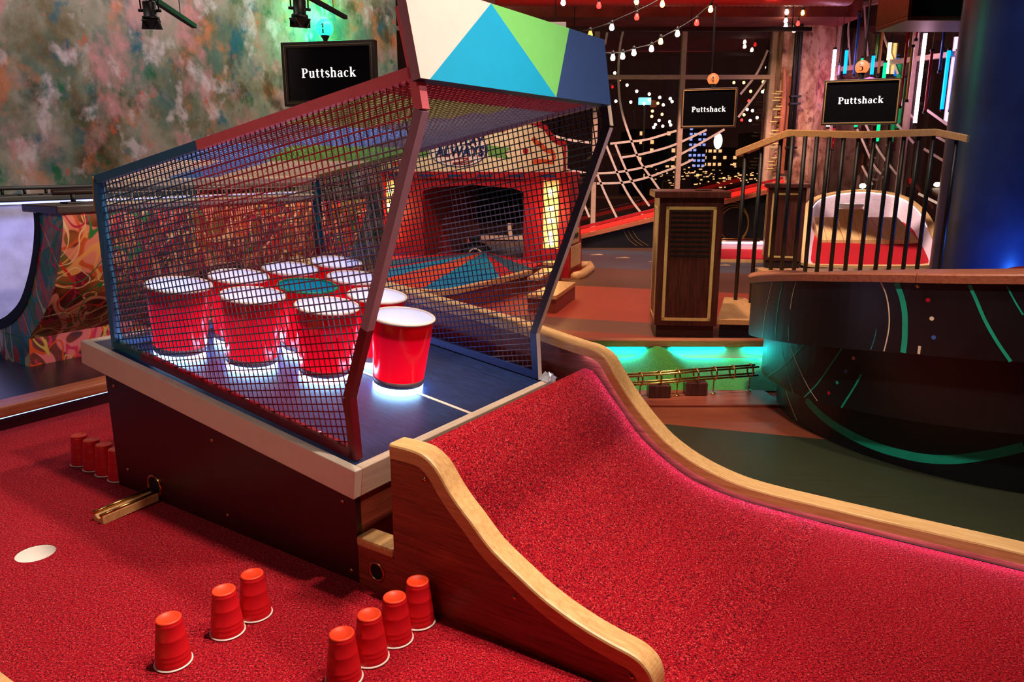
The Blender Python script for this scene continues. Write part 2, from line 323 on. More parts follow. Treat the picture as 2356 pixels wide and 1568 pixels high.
STR1 = [(0.679, 2.241), (0.969, 2.25), (1.134, 2.258), (1.249, 2.292), (1.43, 2.338), (1.547, 2.409), (1.703, 2.492), (1.866, 2.592), (2.033, 2.747), (2.113, 2.878)]
STR2 = [(0.542, 2.434), (0.719, 2.459), (0.909, 2.509), (1.114, 2.592), (1.418, 2.723), (1.589, 2.837)]
TUBES = [('pink_lit', 3.883, 9.6, 2.502, 1.561), ('blue_lit', 4.026, 9.6, 2.494, 2.175), ('blue', 4.136, 9.6, 2.905, 2.165), ('violet', 3.957, 9.6, 2.329, 2.155), ('green', 4.38, 9.6, 2.668, 2.344), ('amber', 4.432, 9.6, 2.963, 2.175), ('yellow_lit', 4.536, 9.6, 2.582, 2.175), ('red', 4.605, 9.6, 2.497, 2.175), ('red', 4.444, 9.0, 2.687, 1.759), ('yellow', 4.513, 9.0, 2.445, 1.828), ('pink_lit', 4.638, 9.0, 2.591, 1.574), ('red', 4.737, 9.0, 2.399, 1.704), ('blue', 4.846, 9.0, 2.682, 2.141), ('blue_lit', 4.926, 9.0, 2.41, 1.723), ('green', 5.04, 9.0, 2.673, 2.099), ('green_lit', 4.226, 9.6, 2.403, 1.556), ('green_lit', 4.506, 9.6, 2.354, 1.385), ('blue_lit', 4.354, 9.6, 2.433, 2.165), ('red', 3.964, 9.6, 1.602, 1.302), ('red', 4.541, 9.0, 2.682, 2.482)]
CITY = [('w', 1.22, 3.35), ('w', 2.91, 3.07), ('w', 3.16, 2.92), ('w', 3.48, 2.85), ('w', 3.75, 2.77), ('w', 4.02, 2.74), ('w', 4.07, 2.67), ('w', 2.64, 2.68), ('w', 3.02, 2.66), ('w', 3.36, 2.62), ('w', 3.85, 2.59), ('a', 3.49, 2.71), ('a', 3.71, 2.63), ('w', 2.59, 3.36), ('w', 3.76, 2.21), ('w', 3.67, 2.11), ('w', 3.63, 2.04), ('w', 3.86, 2.07), ('w', 4.03, 2.18), ('w', 4.06, 2.1), ('a', 5.61, 3.13), ('a', 5.86, 3.13), ('a', 6.35, 3.15), ('a', 6.05, 2.92), ('w', 6.35, 2.91), ('a', 6.41, 2.96), ('r', 6.02, 2.69), ('w', 5.99, 2.48), ('w', 6.13, 2.45), ('w', 6.26, 2.28), ('a', 5.92, 2.35), ('w', 6.41, 3.49), ('r', 5.87, 2.22), ('w', 6.09, 2.21), ('a', 3.58, 2.44), ('a', 3.83, 2.36), ('a', 3.57, 2.31)]
# ------------------------------------------------------------------ setting: floor
m, nt, b = nodes('floor vinyl bands'); setp(b, srgb(150, 70, 50), 0.42)
geo = nt.nodes.new('ShaderNodeNewGeometry'); sx = nt.nodes.new('ShaderNodeSeparateXYZ'); nt.links.new(geo.outputs['Position'], sx.inputs[0])
yy = math_(nt, 'ADD', sx.outputs[1], math_(nt, 'MULTIPLY', sx.outputs[0], 0.30))
yy = math_(nt, 'MULTIPLY', yy, 1 / 16.0)
bands = [(0.0, (50, 52, 34)), (3.42, (150, 70, 44)), (3.78, (168, 76, 56)), (5.3, (132, 86, 70)), (5.72, (192, 78, 56)), (7.35, (112, 72, 56)), (8.75, (88, 90, 104)), (10.6, (104, 70, 56))]
c = ramp(nt, yy, [(p / 16.0, srgb(*q)) for p, q in bands], 'CONSTANT')
v = coord(nt, (1, 12, 1)); f = nz(nt, v, 5, 6)
c = mixc(nt, 0.35, c, ramp(nt, f, [(0.3, (0.25, 0.25, 0.25, 1)), (0.7, (1, 1, 1, 1))]), 'MULTIPLY')
nt.links.new(c, b.inputs['Base Color']); M['floor'] = m
fl = MB(MUV)
for (u0, v0, u1, v1) in ((2.46, -7, 17, 14), (-7, 3.62, 2.46, 14)):
    fl.add([(u0, v0, 0), (u1, v0, 0), (u1, v1, 0), (u0, v1, 0)], [(0, 1, 2, 3)])
floor = struct('floor', fl, M['floor'])
ar = M['arrow'] = mpaint('cream floor paint', srgb(236, 196, 140), 0.5)
for i, (x, y, w, l) in enumerate([(0.80, 9.85, .14, .09), (1.09, 9.72, .17, .11), (1.38, 9.40, .18, .10), (1.72, 9.05, .17, .10), (2.44, 8.68, .17, .07), (2.77, 8.44, .2, .08), (-0.28, 10.2, .16, .1), (-0.12, 9.3, .18, .1), (0.05, 8.9, .2, .1)]):
    a = MB(); a.add([(x - w / 2, y - l / 2, .001), (x + w / 2, y - l / 2, .001), (x + w * .3, y + l / 2, .001), (x - w / 2, y - l / 2, .004), (x + w / 2, y - l / 2, .004), (x + w * .3, y + l / 2, .004)], [(3, 4, 5), (0, 1, 4, 3), (1, 2, 5, 4), (2, 0, 3, 5)])
    build('arrow_inlay', a, ar, floor)

# mural wall, plane v = 6.6
m, nt, b = nodes('mural wall'); setp(b, srgb(120, 110, 100), 0.85, spec=0.2)
v = coord(nt, (1.0, 1.0, 0.8))
def blot(sc, off, det=5, dist=0.15):
    mp = nt.nodes.new('ShaderNodeMapping'); mp.inputs['Location'].default_value = (off, off * 1.7, off * .6); nt.links.new(v, mp.inputs[0]); return nz(nt, mp.outputs[0], sc, det, 0.6, dist)
base = ramp(nt, blot(1.7, 0), [(0.30, srgb(84, 66, 50)), (0.42, srgb(120, 108, 84)), (0.52, srgb(150, 146, 132)), (0.62, srgb(176, 146, 140)), (0.74, srgb(196, 168, 166))])
def layer(c, col, sc, off, lo, hi, k=0.85, det=5):
    f = ramp(nt, blot(sc, off, det), [(lo, (0, 0, 0, 1)), (hi, (k, k, k, 1))]); return mixc(nt, f, c, srgb(*col))
c = layer(base, (84, 112, 104), 2.0, 11.3, 0.50, 0.62)
c = layer(c, (30, 96, 118), 3.4, 23.1, 0.555, 0.67)
c = layer(c, (16, 100, 64), 3.8, 31.7, 0.60, 0.68)
c = layer(c, (204, 122, 84), 3.4, 43.9, 0.55, 0.67, 0.8)
c = layer(c, (204, 140, 146), 3.0, 57.2, 0.53, 0.66)
c = layer(c, (70, 52, 32), 2.6, 61.2, 0.57, 0.68, 0.8)
c = layer(c, (216, 196, 204), 4.2, 71.4, 0.55, 0.66, 0.8, 7)
c = layer(c, (210, 90, 60), 7.5, 83.4, 0.64, 0.70, 0.8, 6)
c = mixc(nt, 0.35, c, ramp(nt, blot(16, 5, 6), [(0.3, (0.45, 0.43, 0.42, 1)), (0.7, (1, 1, 1, 1))]), 'MULTIPLY')
nt.links.new(c, b.inputs['Base Color']); bump(nt, b, blot(30, 3, 6), 0.25, 0.006); M['mural'] = m
wl = MB(MUV); wl.box((-3, 6.6, 0), (7.45, 6.8, 4.25)); struct('wall_left', wl, M['mural'])
# concrete and ceiling
m, nt, b = nodes('red lit ceiling plaster'); setp(b, srgb(120, 60, 54), 0.8); v = coord(nt); nt.links.new(ramp(nt, nz(nt, v, 3, 5), [(0.3, srgb(96, 40, 36)), (0.7, srgb(140, 66, 58))]), b.inputs['Base Color']); M['ceil'] = m
cl = MB(); cl.box((-8, -1.5, 4.25), (10, 13.5, 4.45)); struct('ceiling', cl, M['ceil'])
tr = MB(); tr.box((-1.2, 10.6, 3.02), (4.6, 11.7, 4.25)); struct('trim_1', tr, M['ceil'])
# ------------------------------------------------------------------ carpet hole surface with a real cup hole
HU, HV, HR = 0.935, 2.344, 0.054
bm = bmesh.new()
oc = [bm.verts.new(UV(u, v, 0)) for u, v in ((-5, -6), (2.455, -6), (2.455, 3.62), (-5, 3.62))]
oe = [bm.edges.new((oc[i], oc[(i + 1) % 4])) for i in range(4)]
ic = [bm.verts.new(UV(HU + HR * math.cos(q * math.pi / 20), HV + HR * math.sin(q * math.pi / 20), 0)) for q in range(40)]
ie = [bm.edges.new((ic[i], ic[(i + 1) % 40])) for i in range(40)]
bmesh.ops.triangle_fill(bm, edges=oe + ie, use_beauty=True)
bad = [f for f in bm.faces if (f.calc_center_median() - UV(HU, HV)).length < HR * 0.98]; bmesh.ops.delete(bm, geom=bad, context='FACES')
me = bpy.data.meshes.new('carpet'); bm.verts.index_update()
mb = MB(); mb.add([v.co.copy() for v in bm.verts], [[v.index for v in f.verts] for f in bm.faces]); bm.free()
build('carpet', mb, M['carpet_red'], label='glittery red golf carpet covering the near floor around the cup table', cat='carpet')
gc = thing('golf_hole_cup', 'white plastic hole cup sunk into the red carpet at left', 'golf hole', UV(HU, HV, -0.11))
mb = MB(); mb.lathe([(HR, -0.001), (HR - .003, -.004), (HR - .004, -.10), (0.0, -.102)], UV(HU, HV, 0), 40); build('liner', mb, M['white'], gc)
mb = MB(); mb.lathe([(0.012, -.097), (0.012, -.085), (0, -.083)], UV(HU + .02, HV - .01, 0), 16); build('drain_hub', mb, M['black'], gc)
# curbs: far one at v = 3.66 with LED, one at the lower left corner
def curb(name, label, a, bb, mt, cap_h, base_h, fr):
    t = thing(name, label, 'curb', MUV @ Matrix.Translation(((a[0] + bb[0]) / 2, (a[1] + bb[1]) / 2, 0)))
    mb = MB(MUV); mb.bbox((a[0], a[1], base_h), (bb[0], bb[1], base_h + cap_h), 0.012); build('cap', mb, mt, t)
    mb = MB(MUV); mb.box((a[0], a[1] + fr, 0), (bb[0], bb[1], base_h - .0005)); build('base_board', mb, M['maroon'], t)
    return t
cb = curb('curb', 'straight terracotta wooden curb with glowing strip below, behind the table at left', (-1.5, 3.58), (2.42, 3.72), M['terra'], 0.05, 0.062, 0.03)
M['led_cyan'] = memit('cyan strip', (0.22, 0.55, 1.0, 1), 5)
mb = MB(MUV); mb.box((-1.5, 3.594, 0.0585), (2.42, 3.600, 0.0615)); build('light_strip', mb, M['led_cyan'], cb)
mb = MB(MUV); mb.bbox((-2.5, 1.79, 0.0), (0.622, 1.93, 0.07), 0.012)

# corner piece at the lower left
mb = MB(MUV); mb.bbox((0.30, 1.30, 0.0005), (0.586, 2.6, 0.07), 0.012); build('corner_curb', mb, M['oak'], label='corner of a pale wooden curb at the lower left of the carpet', cat='curb')

# ------------------------------------------------------------------ the beer table (local frame T: a across, t along, n up)
tb = thing('cup_table', 'tilted maroon sided game table with navy top and white rim', 'game table', MUV @ Matrix.Translation((1.87, 2.06, 0)))
def zs(t, n): return 0.348 + t * math.sin(TAU) + n * math.cos(TAU)
def vs_(t, n): return 1.380 + t * math.cos(TAU) - n * math.sin(TAU)
def under(v): return 0.348 + (v - 1.380) * math.tan(TAU) - 0.086
# side and front boards
def slab_side(u0, u1, name, mt):
    mb = MB(MUV); prof = [(1.406, 0), (2.622, 0), (2.622, under(2.622)), (1.406, under(1.406))]
    mb.prism(prof, lambda p, u: (u, p[0], p[1]), u0, u1); return build(name, mb, mt, tb)
slab_side(1.355, 1.375, 'side_panel', M['maroon']); slab_side(2.365, 2.385, 'side_panel', M['maroon'])
mb = MB(MUV); mb.box((1.3755, 1.407, 0), (2.3645, 1.427, under(1.407))); build('front_panel', mb, M['mahog_u'], tb)
mb = MB(MUV); mb.box((1.3755, 2.60, 0), (2.3645, 2.62, under(2.60))); build('back_panel', mb, M['maroon'], tb)
mb = MB(MT); mb.box((0.0285, 0.0285, -0.02), (1.0415, 1.3285, -0.005)); build('playing_surface', mb, M['tabletop'], tb)
for a, bb, mt in (((0, 0, -.085), (.028, 1.357, 0), 'trim'), ((1.042, 0, -.085), (1.07, 1.357, 0), 'trim'), ((.0285, 0, -.085), (1.0415, .028, 0), 'trim_u'), ((.0285, 1.329, -.085), (1.0415, 1.357, 0), 'trim_u')):
    mb = MB(MT); mb.bbox(a, bb, 0.003); build('rim_board', mb, M[mt], tb)
mb = MB(MT); mb.box((.553, .03, -.0049), (.567, 1.32, -.0035)); build('centre_line', mb, M['line'], tb)
def uscrew(u, v, z, parent, r=0.006):
    A = MUV.to_3x3() @ Matrix.Rotation(R(-90), 3, 'Y')
    mb = MB(); mb.lathe([(0, .004), (r * .5, .0042), (r * .55, .003), (r, .003), (r, 0)], UV(u, v, z), 14, ax=A); build('screw', mb, M['screw'], parent)
for v, z in ((2.575, .385), (2.55, .075), (2.03, .295), (1.985, .05), (1.455, .235), (1.435, .03)): uscrew(1.355, v, z, tb)
# pipe mouth with flange in the side panel, plus the wooden ball chute
PV, PZ = 2.385, 0.052
AX = MUV.to_3x3() @ Matrix.Rotation(R(-90), 3, 'Y')
mb = MB(); mb.lathe([(.042, 0), (.042, .006), (.034, .007), (.033, .0015)], UV(1.3549, PV, PZ), 28, ax=AX); build('pipe_flange', mb, M['brass'], tb)
mb = MB(); mb.disc(UV(1.3540, PV, PZ), .033, AX, 28); build('pipe_mouth', mb, M['hole'], tb)
ch = thing('ball_chute', 'short grooved brass and wood ball chute lying on red carpet below table pipe', 'ball chute', UV(1.25, PV, 0))
prof = [(-.034, .0), (-.034, .030), (-.026, .034), (-.018, .022), (0, .014), (.018, .022), (.026, .034), (.034, .030), (.034, .0)]
mb = MB(MUV); mb.prism(prof, lambda p, u: (u, PV + p[0] * .85, p[1] * .85 + (0.008 if u > 1.2 else 0)), 1.15, 1.345); build('trough', mb, M['oak_u'], ch)
for s in (-1, 1):
    mb = MB(MUV); mb.tube([(1.146, PV + s * .022, .030), (1.345, PV + s * .022, .038)], .0055, 10); build('side_rod', mb, M['brass'], ch)

# ------------------------------------------------------------------ cage
cg = thing('wire_cage', 'multicoloured wire mesh cage with painted header standing on the cup table', 'cage', MT @ Matrix.Translation((0.535, 0.65, 0)))
A0, A1 = 0.045, 1.03; TH = 0.026
PB0, PB1 = (1.222, 0.0), (1.292, .577)
FP = [(.054, 0.0), (.090, .172), (-.087, .942), (-.061, 1.022), (-.008, 1.160)]
def tube4(a, p, q, mi, mb, w=TH, side=1):
    # square tube of width w between profile points p and q whose outer face lies at a
    d = Vector((q[0] - p[0], q[1] - p[1])); L = d.length; d /= L; nn = Vector((-d[1], d[0]))
    a2 = a + side * w; vs = []
    for pt in (Vector(p), Vector(q)):
        for (aa, s) in ((a, -.5), (a2, -.5), (a2, .5), (a, .5)):
            x = pt + nn * s * w; vs.append((aa, x[0], x[1]))
    mb.add(vs, [(0, 3, 2, 1), (4, 5, 6, 7), (0, 1, 5, 4), (1, 2, 6, 5), (2, 3, 7, 6), (3, 0, 4, 7)], mi)
def polybar(name, a, side, pts, cols):
    mb = MB(MT); ms = []
    for i in range(len(pts) - 1):
        mt = M[cols[i]]
        if mt not in ms: ms.append(mt)
        tube4(a, pts[i], pts[i + 1], ms.index(mt), mb, side=side)
    return build(name, mb, ms, cg)
def lerp(p, q, t): return (p[0] + (q[0] - p[0]) * t, p[1] + (q[1] - p[1]) * t)
FT = FP[3]
polybar('back_post', A0, 1, [PB0, lerp(PB0, PB1, .82), PB1], ['c_blue_lit', 'c_blue_lit'])
mb = MB(MT); mb.box((A0 - .001, PB0[0] + .069 + .008, .47), (A0 + TH, PB0[0] + .069 + .0135, .585)); build('yellow_band', mb, M['c_yellow'], cg)
polybar('top_rail', A0, 1, [lerp(PB1, FT, .0), lerp(PB1, FT, .41), FT], ['c_blue_lit', 'c_coral_lit'])
polybar('bottom_rail', A0, 1, [(1.222, .013), (1.06, .013), (.054, .013)], ['c_teal', 'c_red'])
polybar('front_post', A0, 1, [FP[0], FP[1], lerp(FP[1], FP[2], .27), FP[2], FP[3], FP[4]], ['c_red', 'c_red', 'c_mauve_lit', 'c_coral_lit', 'c_coral_lit'])
polybar('back_post', A1, -1, [PB0, lerp(PB0, PB1, .48), PB1], ['c_red', 'c_teal'])
polybar('top_rail', A1, -1, [PB1, lerp(PB1, FT, .4), FT], ['c_olive', 'c_mauve'])
polybar('bottom_rail', A1, -1, [(1.222, .013), (.054, .013)], ['c_navy'])
polybar('front_post', A1, -1, [FP[0], FP[1], FP[2], FP[3], FP[4]], ['c_navy', 'c_black', 'c_black', 'c_black'])
# pale front faces of the right post
mb = MB(MT)
def face_strip(a, p, q, w=TH):
    d = Vector((q[0] - p[0], q[1] - p[1])).normalized(); nn = Vector((-d[1], d[0]))
    s = 1 if nn[0] < 0 else -1; off = nn * s * (w * .5 + .0008)
    P, Q = Vector(p) + off, Vector(q) + off
    mb.add([(a - w, P[0], P[1]), (a, P[0], P[1]), (a, Q[0], Q[1]), (a - w, Q[0], Q[1])], [(0, 1, 2, 3)])
for i in range(3): face_strip(A1 + .0005, FP[i], FP[i + 1])
build('pale_post_face', mb, M['c_white'], cg)
for nm, p in (('cross_rail', (1.285, .565)), ('cross_rail', (1.292, .487)), ('cross_rail', (-.06, 1.012)), ('cross_rail', (1.228, .013))):
    mb = MB(MT); w = .011
    mb.box((A0 + TH + .001, p[0] - w, p[1] - w), (A1 - TH - .001, p[0] + w, p[1] + w)); build(nm, mb, M['c_cream'] if p[1] > .4 and p[0] > 1 else M['c_navy'], cg)
# wire mesh panels
def clip_line(o, d, poly):
    ts = []
    n = len(poly)
    for i in range(n):
        a = Vector(poly[i]); b = Vector(poly[(i + 1) % n]); e = b - a; den = d[0] * e[1] - d[1] * e[0]
        if abs(den) < 1e-9: continue
        w = a - o; t = (w[0] * e[1] - w[1] * e[0]) / den; s = (w[0] * d[1] - w[1] * d[0]) / den
        if -1e-9 <= s <= 1 + 1e-9: ts.append(t)
    ts.sort(); return ts
def mesh_panel(poly, ang, pitch, put, colour, r=.0021, lift=.0019):
    # weave of straight round wires filling poly (2D); put maps (x, y, depth) to cage coordinates
    mb = MB(MT); ms = []
    for k, th in enumerate((ang, ang + math.pi / 2)):
        d = Vector((math.cos(th), math.sin(th))); nn = Vector((-d[1], d[0]))
        pr = [Vector(p).dot(nn) for p in poly]; s = math.ceil(min(pr) / pitch) * pitch
        while s < max(pr):
            ts = clip_line(nn * s, d, poly)
            for j in range(0, len(ts) - 1, 2):
                L = ts[j + 1] - ts[j]; nseg = max(1, int(L / 0.085)); prev = None; runs = []
                for q in range(nseg):
                    c0 = nn * s + d * (ts[j] + L * (q + .5) / nseg); cc = colour(c0[0], c0[1])
                    if runs and runs[-1][2] == cc: runs[-1][1] = q + 1
                    else: runs.append([q, q + 1, cc])
                for q0, q1, cc in runs:
                    if M[cc] not in ms: ms.append(M[cc])
                    p0 = nn * s + d * (ts[j] + L * q0 / nseg); p1 = nn * s + d * (ts[j] + L * q1 / nseg); dep = lift * (1 if k else -1)
                    mb.tube([put(p0[0], p0[1], dep), put(p1[0], p1[1], dep)], r, 5, ms.index(M[cc]), cap=False)
            s += pitch
    return mb, ms
RS = math.atan2(FT[1] - PB1[1], FT[0] - PB1[0]); RS = RS if abs(RS) < 1.6 else RS - math.pi
side_poly = [(1.225, .02), PB1, FT, FP[2], FP[1], (.06, .02)]
def col_left(t, n):
    if t > 0.74 - (n - .7) * .12: return 'c_blue'
    return 'c_coral' if n > 0.44 + (0.74 - t) * .60 else ('c_mauve' if n > .12 + (0.2) * (t < .35) else 'c_red')
def col_right(t, n):
    if n < .35 and t > .25: return 'c_navy'
    return 'c_black' if t > .55 else ('c_grey' if n < .62 else 'c_black')
mb, ms = mesh_panel(side_poly, RS, .0215, lambda x, y, e: (A0 + .013 + e, x, y), col_left); build('wire_mesh_panel', mb, ms, cg, kind='stuff', label='left mesh side panel painted blue, coral and mauve')
mb, ms = mesh_panel(side_poly, RS, .0215, lambda x, y, e: (A1 - .013 + e, x, y), col_right); build('wire_mesh_panel', mb, ms, cg, kind='stuff', label='right mesh side panel painted navy and black')
rl = math.hypot(PB1[0] - FT[0], PB1[1] - FT[1]); rd = ((PB1[0] - FT[0]) / rl, (PB1[1] - FT[1]) / rl)
def col_roof(x, a):      # x from the front, a across
    if x < .18: return 'c_red'
    if x < .55: return 'c_olive' if a < .75 - (x - .18) * .9 else 'c_grey'
    if x < .80: return 'c_mauve' if a < .35 else ('c_sky' if a < .7 else 'c_grey')
    if x < 1.08: return 'c_sky' if a < .4 + (x - .9) * .4 else 'c_green'
    return 'c_white' if a < .3 else ('c_sky' if a < .5 else 'c_cream')
mb, ms = mesh_panel([(.0, A0 + .02), (rl, A0 + .02), (rl, A1 - .02), (0, A1 - .02)], 0, .0215, lambda x, y, e: (y, FT[0] + rd[0] * x, FT[1] + rd[1] * x + e), col_roof); build('wire_mesh_panel', mb, ms, cg, kind='stuff', label='roof mesh panel painted in coloured triangles')
bd = ((PB1[0] - PB0[0]) / .581, (PB1[1] - PB0[1]) / .581)
mb, ms = mesh_panel([(A0 + .02, .02), (A1 - .02, .02), (A1 - .02, .58), (A0 + .02, .58)], 0, .0215, lambda x, y, e: (x, PB0[0] + bd[0] * y + e, PB0[1] + bd[1] * y), lambda x, y: 'c_red' if y < .5 else 'c_cream'); build('wire_mesh_panel', mb, ms, cg, kind='stuff', label='back mesh panel with dark red wires')
# header board: front face painted in four colours
hd = Vector((0, .049, .135)).normalized(); hn = Vector((0, -.135, .049)).normalized(); HB = Vector((0, -.10, 1.01))
def hp(a, h, dep=0): q = HB + hd * h - hn * dep; return (a, q[1], q[2])
hh = .2185; d_ = .026
mb = MB(MT); MH = [M[k] for k in ('h_pink', 'h_cyan', 'h_green', 'h_blue', 'h_under', 'h_edge')]
tl0, bl0, br0, tr0 = (.030, hh + .06), (.030, 0), (.990, 0), (1.018, hh - .006)
pk = (.373, hh + .001); g1 = (.784, hh - .003); cyl = (.062, 0); gb = (.634, 0)
TLh = hh + .004
mb.add([hp(.030, 0), hp(*cyl), hp(*pk), hp(.030, TLh)], [(0, 1, 2, 3)], 0)
mb.add([hp(*cyl), hp(*gb), hp(*pk)], [(0, 1, 2)], 1)
mb.add([hp(*gb), hp(*g1), hp(*pk)], [(0, 1, 2)], 2)
mb.add([hp(*gb), hp(.990, 0), hp(1.018, hh - .006), hp(*g1)], [(0, 1, 2, 3)], 3)
o5 = [hp(.030, 0), hp(.990, 0), hp(1.018, hh - .006), hp(.030, TLh), hp(.030, 0, d_), hp(.990, 0, d_), hp(1.018, hh - .006, d_), hp(.030, TLh, d_)]
mb.add(o5, [(0, 4, 5, 1)], 4); mb.add(o5, [(1, 5, 6, 2), (2, 6, 7, 3), (4, 7, 6, 5)], 3); mb.add(o5, [(3, 7, 4, 0)], 5)
build('header_board', mb, MH, cg)
for t in (.20, .52, .86, 1.17):
    mb = MB(MT); mb.lathe([(.006, 0), (.006, .002), (0, .003)], (A0 + .013, t, .0262), 10); build('bolt', mb, M['screw'], cg)
for i in range(9):      # weld nubs on the back of the left front post
    p = lerp(FP[1], FP[2], .05 + i * .075); mb = MB(MT); mb.bbox((A0 + TH, p[0] - .004, p[1] - .004), (A0 + TH + .008, p[0] + .004, p[1] + .004), .002); build('weld_stud', mb, M['c_red'] if i < 3 else M['c_mauve'], cg)

# ------------------------------------------------------------------ cups on the table
def cup_label(r, i):
    if r == 0: return 'large glowing red cup at the front point of the cup triangle'
    if r == 2 and i == 1: return 'large glowing cup with a green rim in the middle of the triangle'
    side = {1: ['left', 'right'], 2: ['left', None, 'right'], 3: ['far left corner', 'left middle', 'right middle', 'far right corner']}[r][i]
    rows = {1: 'second row of two', 2: 'third row of three', 3: 'back row of four'}[r]
    return 'large glowing white rimmed red cup, %s of the %s' % (side, rows)
def cup_m(a, t): return MT @ Matrix.Translation((a, t, -.0049))
def make_cup(Mx, lab, green=False):
    c = thing('light_up_cup', lab, 'cup', Mx, 'light up cups on the table')
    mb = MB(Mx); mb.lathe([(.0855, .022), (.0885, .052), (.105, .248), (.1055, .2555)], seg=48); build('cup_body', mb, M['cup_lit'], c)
    mb = MB(Mx); mb.lathe([(.1030, .254), (.101, .23), (.084, .03), (0, .028)], seg=48); build('liner', mb, M['cup_in_g'] if green else M['cup_in'], c)
    ring = [(.1055 + .0048 * math.cos(q), .2565 + .0048 * math.sin(q)) for q in [k * math.pi / 5 for k in range(11)]]
    mb = MB(Mx); mb.lathe(ring, seg=48); build('rim', mb, M['cup_rim_g'] if green else M['cup_rim'], c)
    mb = MB(Mx); mb.lathe([(0, 0.0002), (.0865, .0002), (.0868, .0215), (.0, .0217)], seg=48); build('light_ring', mb, M['led'], c)
    mb = MB(Mx); mb.lathe([(.0861, .0222), (.0872, .0225), (.0892, .044), (.0880, .0445)], seg=48); build('base_band', mb, M['chrome'], c)
    return c
c0 = None
for r in range(4):
    for i in range(r + 1):
        Mx = cup_m(.552 - .1225 * r + .245 * i, .342 + .234 * r)
        if r == 2 and i == 1: make_cup(Mx, cup_label(r, i), True)
        elif c0 is None: c0 = make_cup(Mx, cup_label(r, i))
        else: copy_tree(c0, Mx, cup_label(r, i))

# small upside-down cups on the carpet
def small_profile():
    P = [(0.0, .116), (.0265, .116), (.027, .119), (.0305, .119), (.0318, .116), (.0323, .1095), (.0330, .109), (.0330, .1065), (.0367, .0755), (.0376, .0745), (.0377, .0715), (.0417, .0375), (.0425, .0365), (.0424, .034), (.0430, .0265), (.0438, .0255), (.0436, .023), (.0442, .0145), (.0450, .0135), (.0449, .011), (.0456, .006)]
    return [(r * .89, z) for r, z in P]
def make_small(p, lab, grp):
    Mx = Matrix.Translation(p); c = thing('party_cup', lab, 'cup', Mx, grp)
    mb = MB(Mx); mb.lathe(small_profile()[4:], seg=36); build('cup_body', mb, M['cup_small'], c)
    mb = MB(Mx); mb.lathe([(0, .1165), (.0214, .1165), (.0227, .1185), (.027, .119), (.0283, .116)], seg=36); build('cup_base', mb, M['cup_top'], c)
    ring = [(.0413 + .0024 * math.cos(q), .0030 + .0024 * math.sin(q)) for q in [k * math.pi / 4 for k in range(9)]]
    mb = MB(Mx); mb.lathe(ring, seg=36); build('white_lip', mb, M['white'], c)
    return c
G1, G2, G3 = 'upturned red cups left of the ramp rail', 'upturned red cups in a row by the ramp rail', 'upturned red cups in a row by the far table corner'
sc = [((.862, 1.527), 'nearest of the three loosely spaced upturned red cups on the left carpet', G1), ((1.008, 1.522), 'middle one of the three loosely spaced upturned red cups on the left carpet', G1), ((1.095, 1.525), 'farthest of the three loosely spaced upturned red cups on the left carpet', G1)]
for k, (u, nm) in enumerate(zip((1.042, 1.130, 1.218, 1.305), ('nearest', 'second', 'third', 'farthest'))):
    sc.append(((min(u, 1.305), 1.146), nm + ' upturned red cup of the four in a row beside the ramp rail', G2))
for v, nm in zip((2.935, 2.845, 2.757, 2.670), ('leftmost', 'second from left', 'third from left, shaded', 'rightmost, half hidden')):
    sc.append(((1.385, v), nm + ' upturned red cup behind the far left table corner', G3))
p0 = None
for (uv, lab, grp) in sc:
    q = UV(uv[0], uv[1], 0.0003)
    if p0 is None: p0 = make_small(q, lab, grp)
    else:
        c = copy_tree(p0, Matrix.Translation(q), lab); c['group'] = grp

# ------------------------------------------------------------------ ramp with its two rails and the step block
rp = thing('putting_ramp', 'curved red carpeted ramp leading up to the cup table', 'ramp', MUV @ Matrix.Translation((1.93, .9, 0)))
cp = smoothline([(1.284, .394, 0), (1.262, .389, 0), (1.236, .374, 0), (1.129, .255, 0), (1.035, .156, 0), (.902, .072, 0), (.80, .034, 0), (.669, .012, 0), (.50, .0035, 0), (.40, .0015, 0)], 6)
NU = 14; mb = MB(MUV); vs = []; fs = []
for p in cp:
    for k in range(NU + 1): vs.append((1.4175 + (2.454 - 1.4175) * k / NU, p[0], p[1]))
for i in range(len(cp) - 1):
    for k in range(NU): fs.append((i * (NU + 1) + k, i * (NU + 1) + k + 1, (i + 1) * (NU + 1) + k + 1, (i + 1) * (NU + 1) + k))
mb.add(vs, fs, 0, True); build('ramp_carpet', mb, M['carpet_red'], rp)
mb = MB(MUV); mb.prism([(1.284, 0.0)] + [(p[0], p[1] - .006) for p in cp if p[1] > .03] + [(.80, 0.0)], lambda p, u: (u, p[0], p[1]), 1.4178, 2.4538); build('ramp_body', mb, M['mahog_u'], rp)
rail = [(1.270, .446, 0), (1.215, .447, 0), (1.171, .444, 0), (1.143, .434, 0), (1.12, .418, 0), (1.10, .396, 0), (1.078, .366, 0), (1.047, .333, 0), (1.008, .298, 0), (.962, .254, 0), (.921, .226, 0), (.871, .198, 0), (.814, .167, 0), (.758, .144, 0), (.694, .124, 0), (.634, .111, 0), (.583, .103, 0), (.556, .094, 0), (.534, .076, 0), (.522, .050, 0), (.519, .02, 0), (.519, 0, 0)]
def rail_parts(top, u0, u1, parent, thick, cap_over_in, endcap=True):
    pts = smoothline(top, 3); n = len(pts); low = []
    for i, p in enumerate(pts):
        t = (pts[min(i + 1, n - 1)] - pts[max(i - 1, 0)]).normalized(); nn = Vector((t.y, -t.x, 0))
        if nn.y > 0: nn = -nn
        if abs(nn.y) < 1e-3 : nn = Vector((1, 0, 0)) * (1 if True else -1)
        low.append(p + nn * thick)
    low = [Vector((q.x, max(q.y, 0.0), 0)) for q in low]
    return pts, low
